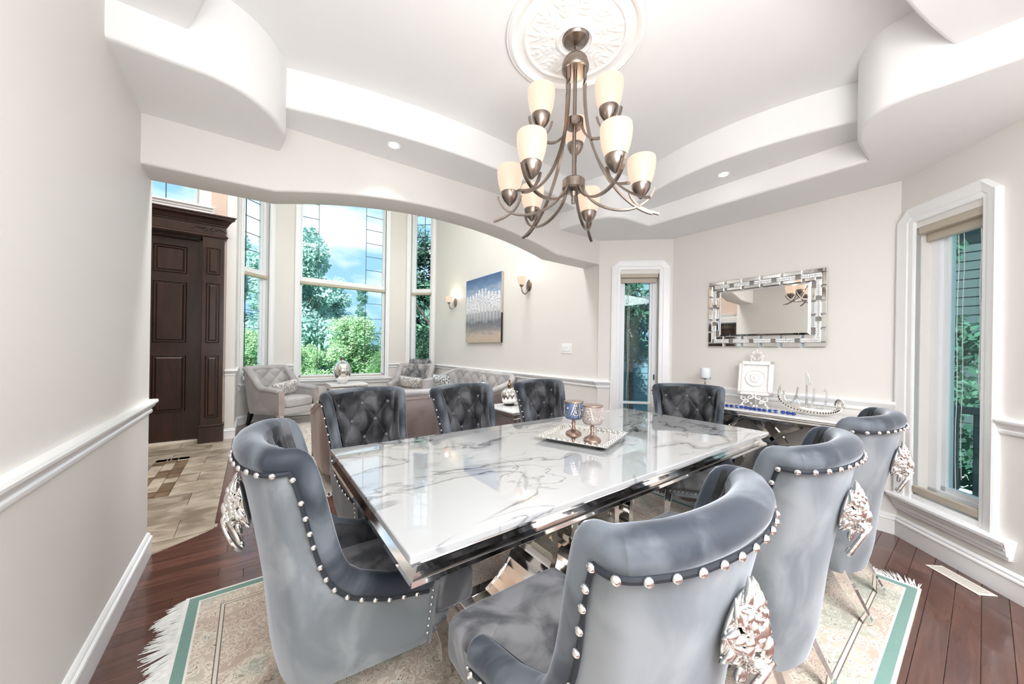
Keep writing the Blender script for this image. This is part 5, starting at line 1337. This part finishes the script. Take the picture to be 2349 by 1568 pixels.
pillow('lumbar_pillow', 'pillow_pattern', (2.49, 6.67, .585), (math.radians(-20), math.radians(-6), math.radians(143)), .46, .24, .13, 'patterned grey lumbar pillow on the right taupe armchair', 'pillow', 'patterned pillows on the armchairs')
# fur throw over the right armchair back
th = empty('fur_throw', (2.74, 6.92, 0), math.radians(143), 'shaggy grey fur throw draped over the right armchair', 'throw')
mb = MB(); rr = random.Random(12)
def thf(a, b_):
    s_ = b_; x = (a - .5) * (.34 + .10 * s_) + .10 * s_ * s_
    if s_ < .25: y = -.17 - .05 * (s_ / .25); z = .62 + .33 * (s_ / .25); y, z = -.24 + .02 * s_, .60 + .38 * (s_ / .25)
    elif s_ < .45: q = (s_ - .25) / .2; y = -.24 + .16 * q; z = .98 + .03 * math.sin(PI * q)
    else: q = (s_ - .45) / .55; y = -.08 + .20 * q; z = .98 - .45 * q
    return Vector((x + .012 * math.sin(b_ * 19 + a * 7), y + .02 * math.sin(a * 14), z + .012 * math.sin(a * 9 + b_ * 5)))
mb.grid(18, 26, thf); base = mb.build('throw_cloth', 'fur_grey', th, smooth=True)
q = base.modifiers.new('thick', 'SOLIDIFY'); q.thickness = .03
mb = MB()
for k in range(2600):
    a, b_ = rr.random(), rr.random(); p = thf(a, b_); n_ = (thf(min(1, a + .02), b_) - p).cross(thf(a, min(1, b_ + .02)) - p)
    if n_.length < 1e-9: continue
    n_.normalize(); n_ = n_ if (n_.y > 0 or n_.z > .5) else -n_
    d_ = (n_ * .035 + Vector((rr.uniform(-.02, .02), rr.uniform(-.01, .01), -.02 + rr.uniform(-.01, .015)))); s_ = d_.cross(Vector((.3, .2, 1))).normalized() * .004
    p = p + n_ * .012; mb.add([p - s_, p + s_, p + d_], [(0, 1, 2)])
mb.build('fur_tufts', 'fur_grey', th)['kind'] = 'stuff'

# side table with silver vase
def chrome_table(name, loc, lb, w, d, h, rz=0):
    t = empty(name, loc, rz, lb, 'side table')
    MB().box(-w / 2, w / 2, -d / 2, d / 2, h - .018, h).build('table_top', 'stone_white', t, bevel=.004)
    MB().box(-w / 2 + .004, w / 2 - .004, -d / 2 + .004, d / 2 - .004, h - .046, h - .019).build('upper_moulding', 'chrome', t, bevel=.008)
    MB().box(-w / 2 + .016, w / 2 - .016, -d / 2 + .016, d / 2 - .016, h - .062, h - .047).build('neck', 'chrome', t)
    MB().box(-w / 2 + .0, w / 2 - .0, -d / 2 + .0, d / 2 - .0, h - .085, h - .063).build('lower_moulding', 'chrome', t, bevel=.008)
    for sx in (-1, 1):
        for sy in (-1, 1): MB().box(sx * (w / 2 - .045) - .02, sx * (w / 2 - .045) + .02, sy * (d / 2 - .045) - .02, sy * (d / 2 - .045) + .02, .001, h - .085).build('leg', 'chrome', t, bevel=.003)
    MB().box(-w / 2 + .05, w / 2 - .05, -d / 2 + .05, d / 2 - .05, .12, .135).build('lower_shelf', 'mirror_tile', t)
    return t
chrome_table('side_table', (1.38, 6.93, 0), 'pale square side table with chrome mouldings in front of the bay window', .62, .55, .60)
vs_ = empty('vase', (1.30, 6.88, .60), 0, 'egg-shaped mirrored silver vase on the side table before the bay window', 'vase')
MB().lathe([(0, 0), (.055, 0), (.06, .006), (.075, .03), (.11, .08), (.14, .15), (.148, .21), (.142, .28), (.118, .345), (.080, .39), (.048, .405), (.046, .412), (0, .412)], 40).build('body', 'mirror_glass', vs_, smooth=True)
MB().lathe([(.044, .411), (.040, .42), (.044, .432), (.044, .46), (.040, .462), (.036, .43)], 28, cap=False).build('neck_ring', 'bronze', vs_, smooth=True)

# loveseat with its back to the dining room
def loveseat(W, D, H, arm, mat_out, mat_in, name, tufts=True):
    t = empty(name)
    def T(u):
        a = smoothstep(.50, .98, u); return H * (1 - a) + arm * a
    def fl(x, y, z):
        h = max(0, (z - .15) / (H - .15)); b_ = max(0, min(1, (-y + .1) / .4)); return x * (1 + .035 * h), y - .07 * h * b_
    tb = Tub(W, D / 2 - .06, -D / 2, .24, T, .10, .42, .09, fl, N=140)
    tb.outer('outer_shell', mat_out, t); tb.front_caps('arm_front', mat_out, t); tb.inner('tufted_back', mat_in, t, tuft=tufts, zt=H - .16, dx=.13, dz=.14, tu=.80, amp=.026, rows=26); tb.rim('rolled_rim', mat_in, t, .048, .040)
    MB().tube([p for p, n_ in tb.seam(.045, .002)[3:-3]], 1, 6, flat=(.003, .006)).build('seam_strip', mat_out, t)
    cushion('seat_cushion', mat_in, t, -W + .10, W - .10, -D / 2 + .10, D / 2 + .04, .24, .44, crown=.02)
    MB().box(-W + .06, W - .06, -D / 2 + .05, D / 2 - .0, .10, .26).build('seat_frame', mat_out, t, bevel=.02)
    for sx in (-1, 1):
        for sy in (-1, 1): MB().lathe([(.016, 0), (.024, .10), (.026, .12)], 12, c=(sx * (W - .14), sy * (D / 2 - .12), .001)).build('leg', 'chrome', t, smooth=True)
    for sg in (-1, 1): place_nails(NAIL_S, [(tb.pt(sg * .995, arm - .06 - k * .026, 0)[0] + Vector((-sg * .012, .014, 0)), (0, 1, 0)) for k in range(16)], t)
    return t
s1 = loveseat(.80, .85, .84, .66, 'sofa_blush', 'sofa_taupe', 'loveseat', False); s1.location = (1.30, 3.78, .010); tag(s1, 'blush velvet loveseat turned with its back to the dining table', 'sofa')
s2 = loveseat(1.02, .66, .90, .70, 'sofa_blush', 'sofa_taupe', 'sofa'); s2.location = (2.69, 4.95, .010); s2.rotation_euler = (0, 0, PI / 2); tag(s2, 'taupe tufted sofa with curved arms along the wall below the painting', 'sofa')
pillow('sequin_pillow', 'sequin', (2.66, 5.62, .66), (math.radians(-18), 0, math.radians(105)), .42, .30, .14, 'silver and black sequin pillow at the far end of the tufted sofa', 'pillow', 'sequin pillows on the sofa')
pillow('sequin_pillow', 'sequin', (2.66, 4.22, .60), (math.radians(-20), math.radians(35), math.radians(75)), .34, .34, .13, 'black sequin pillow tip at the near end of the tufted sofa', 'pillow', 'sequin pillows on the sofa')
chrome_table('end_table', (2.53, 3.28, 0), 'pale end table with stepped chrome mouldings behind the right far-side dining chair', .60, .62, .58)
pk = empty('pumpkin_vase', (2.50, 3.42, .58), 0, 'quilted silver pumpkin-shaped jar with a knob on the end table', 'vase')
mb = MB()
def pkf(a, b_):
    th_ = 2 * PI * a; ph = -PI / 2 + PI * b_; rib = 1 - .07 * abs(math.sin(th_ * 6 + 5 * b_)) - .07 * abs(math.sin(-th_ * 6 + 5 * b_))
    return Vector((.105 * rib * math.cos(ph) * math.cos(th_), .105 * rib * math.cos(ph) * math.sin(th_), .112 + .112 * math.sin(ph) * (1 - .1 * math.sin(ph))))
mb.grid(96, 36, pkf, wu=True); mb.build('quilted_body', 'silver', pk, smooth=True, weld=True, angle=75)
MB().lathe([(0, .0), (.06, .0), (.065, .012), (0, .02)], 24).build('base', 'vase_black', pk, smooth=True)
MB().lathe([(.022, .205), (.020, .235), (.026, .25), (.014, .262), (.010, .285), (.014, .30), (.006, .315), (.0, .32)], 16).build('knob', 'brass_dark', pk, smooth=True)

# living room rug
lr = empty('living_rug', (1.45, 4.95, 0), 0, 'pale grey-brown patterned rug with tasselled ends in the living room', 'rug')
mb = MB(); mb.box(-1.12, 1.12, -1.62, 1.62, .0005, .008); mb.build('pile', 'rug_grey', lr)
mb = MB(); rr = random.Random(9)
for sy in (-1, 1):
    for k in range(260):
        x = -1.11 + 2.22 * k / 259; L = .06 + .03 * rr.random(); mb.tube([(x, sy * 1.62, .006), (x + .01 * rr.uniform(-1, 1), sy * (1.62 + L * .5), .005), (x + .02 * rr.uniform(-1, 1), sy * (1.62 + L), .003)], .003, 4)
mb.build('fringe', 'fringe', lr)['kind'] = 'stuff'

# ================================================================== OUTSIDE
tag(MB().box(-45, 45, 7.9, 90, -.75, -.6).build('lawn', 'grass'), 'green lawn outside the bay window', 'lawn', kind='structure')
tag(MB().box(3.9, 30, -16, 7.9, -.75, -.6).build('side_yard', 'concrete'), 'pale paved yard beside the house', 'yard', kind='structure')
def leaf_mesh(name, mat, n, R, h, leaf, seed, conic=0):
    rr = random.Random(seed); mb = MB(); blobs = []
    for k in range(70):
        t = rr.random(); a = rr.random() * 2 * PI; rad = R * (1 - conic * t) * math.sqrt(rr.random()) * .8; blobs.append((rad * math.cos(a) * 1.1, rad * math.sin(a) * 1.1, h * t, R * .27 * (1 - .5 * conic * t)))
    vs = []; fs = []
    for k in range(n):
        bx, by, bz_, br = blobs[rr.randrange(len(blobs))]
        d = Vector((rr.gauss(0, 1), rr.gauss(0, 1), rr.gauss(0, 1))).normalized() * br * (rr.random() ** .35); p = Vector((bx, by, bz_)) + d
        a1 = Vector((rr.gauss(0, 1), rr.gauss(0, 1), rr.gauss(0, 1))).normalized(); a2 = a1.orthogonal().normalized(); L = leaf * (.6 + .8 * rr.random())
        o = len(vs); vs += [p - a1 * L, p - a2 * L * .45, p + a1 * L, p + a2 * L * .45]; fs.append((o, o + 1, o + 2, o + 3))
    me = bpy.data.meshes.new(name); me.from_pydata([tuple(v) for v in vs], [], fs); me.materials.append(MATS[mat]); return me
LM = {
    'blue': leaf_mesh('foliage_blue', 'leaf_bluegreen', 26000, 2.0, 4.6, .075, 1, .5),
    'green': leaf_mesh('foliage_green', 'leaf_green', 22000, 1.9, 3.4, .07, 2, .35),
    'dark': leaf_mesh('foliage_dark', 'leaf_dark', 13000, 1.5, 4.2, .075, 3, .45),
    'column': leaf_mesh('foliage_column', 'leaf_bluegreen', 7000, .75, 5.6, .08, 4, .55),
}
def tree(x, y, kind, s, zb, lb, group='trees beyond the bay window'):
    t = empty('tree', (x, y, -.6), random.random() * 6, lb, 'tree', group); t.scale = (s, s, s)
    f = bpy.data.objects.new('foliage', LM[kind]); C.objects.link(f); f.parent = t; f.location = (0, 0, zb); f['kind'] = 'stuff'
    mb = MB(); mb.tube([(0, 0, 0), (.04, .02, zb * .6), (0, 0, zb + 1.2), (.05, 0, zb + 3.0)], [.13, .11, .07, .02], 8)
    for k in range(6):
        a = k * 1.05; mb.tube([(0, 0, zb + .2 + .25 * k), (.5 * math.cos(a), .5 * math.sin(a), zb + .7 + .3 * k), (1.0 * math.cos(a), 1.0 * math.sin(a), zb + 1.1 + .35 * k)], [.05, .035, .015], 6)
    mb.build('trunk', 'bark', t, smooth=True); return t
tree(1.6, 19.5, 'blue', 1.35, .8, 'tall blue-green broadleaf tree filling the left half of the middle bay window')
tree(3.4, 23.5, 'blue', 1.15, .4, 'blue-green tree behind the low trees, right of the tallest one')
tree(-1.8, 23.0, 'blue', 1.35, 1.2, 'blue-green tree seen through the left side window of the bay')
tree(3.5, 16.5, 'green', .80, .3, 'low bright green feathery tree in the centre of the middle bay window')
tree(5.0, 14.5, 'green', .72, .2, 'bright green shrub-like tree at the right edge of the middle bay window')
tree(1.4, 14.0, 'green', .50, .1, 'small light green bush at the foot of the middle bay window')
tree(-.2, 15.5, 'green', .62, .2, 'light green bush in the lower left bay window')
tree(6.6, 28.0, 'column', 1.0, .6, 'slim dark columnar poplar far behind, against the clouds')
tree(5.6, 12.3, 'dark', 1.15, 1.0, 'dark leafy tree close to the right side of the bay')
tree(4.7, 11.0, 'dark', .55, .2, 'dark green shrub below the right bay side window')
tree(-4.5, 20.0, 'blue', 1.2, .8, 'blue-green tree far left of the bay window')
tree(-3.0, 13.5, 'green', .6, .2, 'green bush left of the bay, beyond the front door')
tree(10.5, 26.0, 'blue', 1.2, .8, 'blue-green tree far right of the bay window')
tree(5.35, 3.75, 'dark', .62, 3.0, 'small leafy tree outside the narrow window left of the mirror', 'trees in the side yard')
tree(6.6, .9, 'dark', .75, .4, 'leafy tree outside the tall right-hand window', 'trees in the side yard')
# neighbouring house with clapboard siding, beyond the narrow window
def siding_house(name, loc, rz, w, h, mat, lb, nb, win=None):
    t = empty(name, loc, rz, lb, 'house', 'neighbouring houses in the side yard')
    MB().box(-w / 2, w / 2, .02, 4, -.6, h).build('wall_core', mat, t)
    bh = .15
    for k in range(nb):
        z = -.3 + k * bh
        if z + bh > h: break
        MB().add([(-w / 2, -.012, z), (w / 2, -.012, z), (w / 2, .02, z), (-w / 2, .02, z), (-w / 2, .004, z + bh), (w / 2, .004, z + bh), (w / 2, .02, z + bh), (-w / 2, .02, z + bh)],
                 [(0, 1, 2, 3), (0, 4, 5, 1), (4, 7, 6, 5), (0, 3, 7, 4), (1, 5, 6, 2)]).build('siding_board', mat, t)
    if win:
        for (x0, x1, z0, z1) in win:
            fr = MB(); fr.box(x0 - .08, x1 + .08, -.05, .02, z1, z1 + .08).box(x0 - .08, x1 + .08, -.05, .02, z0 - .08, z0).box(x0 - .08, x0, -.05, .02, z0, z1).box(x1, x1 + .08, -.05, .02, z0, z1).box((x0 + x1) / 2 - .02, (x0 + x1) / 2 + .02, -.045, .02, z0, z1).box(x0, x1, -.045, .02, (z0 + z1) / 2 - .02, (z0 + z1) / 2 + .02)
            w_ = fr.build('window', 'trim_white', t); MB().box(x0, x1, -.03, -.02, z0, z1).build('pane', 'tint_glass', w_); MB().box(x0, x1, -.018, -.013, z0, z1).build('dark_room', 'siding_grey', w_)
    MB().box(-w / 2 - .3, w / 2 + .3, -.35, 4, h, h + .12).build('eave', 'trim_white', t); MB().prism([(-.5, h + .12), (4.2, h + .12), (2, h + 1.3)], -w / 2 - .3, w / 2 + .3, lambda a, b_, hh_: (hh_, a, b_)).build('roof', 'roof_grey', t)
    return t
siding_house('neighbour_house', (6.6, 5.6, 0), math.radians(-45), 7, 3.4, 'siding_blue', 'grey-blue clapboard house seen through the narrow window', 22, [(-.1, .7, 1.32, 2.0)])
siding_house('neighbour_house', (9.6, -2.4, 0), math.radians(-90), 7, 3.6, 'siding_grey', 'grey-green clapboard house seen through the tall right window', 24, [(-1.0, -.2, .9, 2.1)])
# deck rail outside the right window
dr = empty('deck_rail', (5.2, -.15, -.6), math.radians(-75), 'pale deck railing outside the tall right window', 'railing')
MB().box(-1.5, 1.5, -.05, .05, 1.34, 1.40).build('top_rail', 'siding_grey', dr, bevel=.005); MB().box(-1.5, 1.5, -.02, .02, .25, .32).build('bottom_rail', 'siding_grey', dr)
for k in range(5): MB().box(-1.5 + k * .72, -1.42 + k * .72, -.05, .05, 0, 1.5).build('post', 'trim_white', dr)
for k in range(24): MB().box(-1.46 + k * .125, -1.42 + k * .125, -.015, .015, .3, 1.34).build('baluster', 'siding_grey', dr)
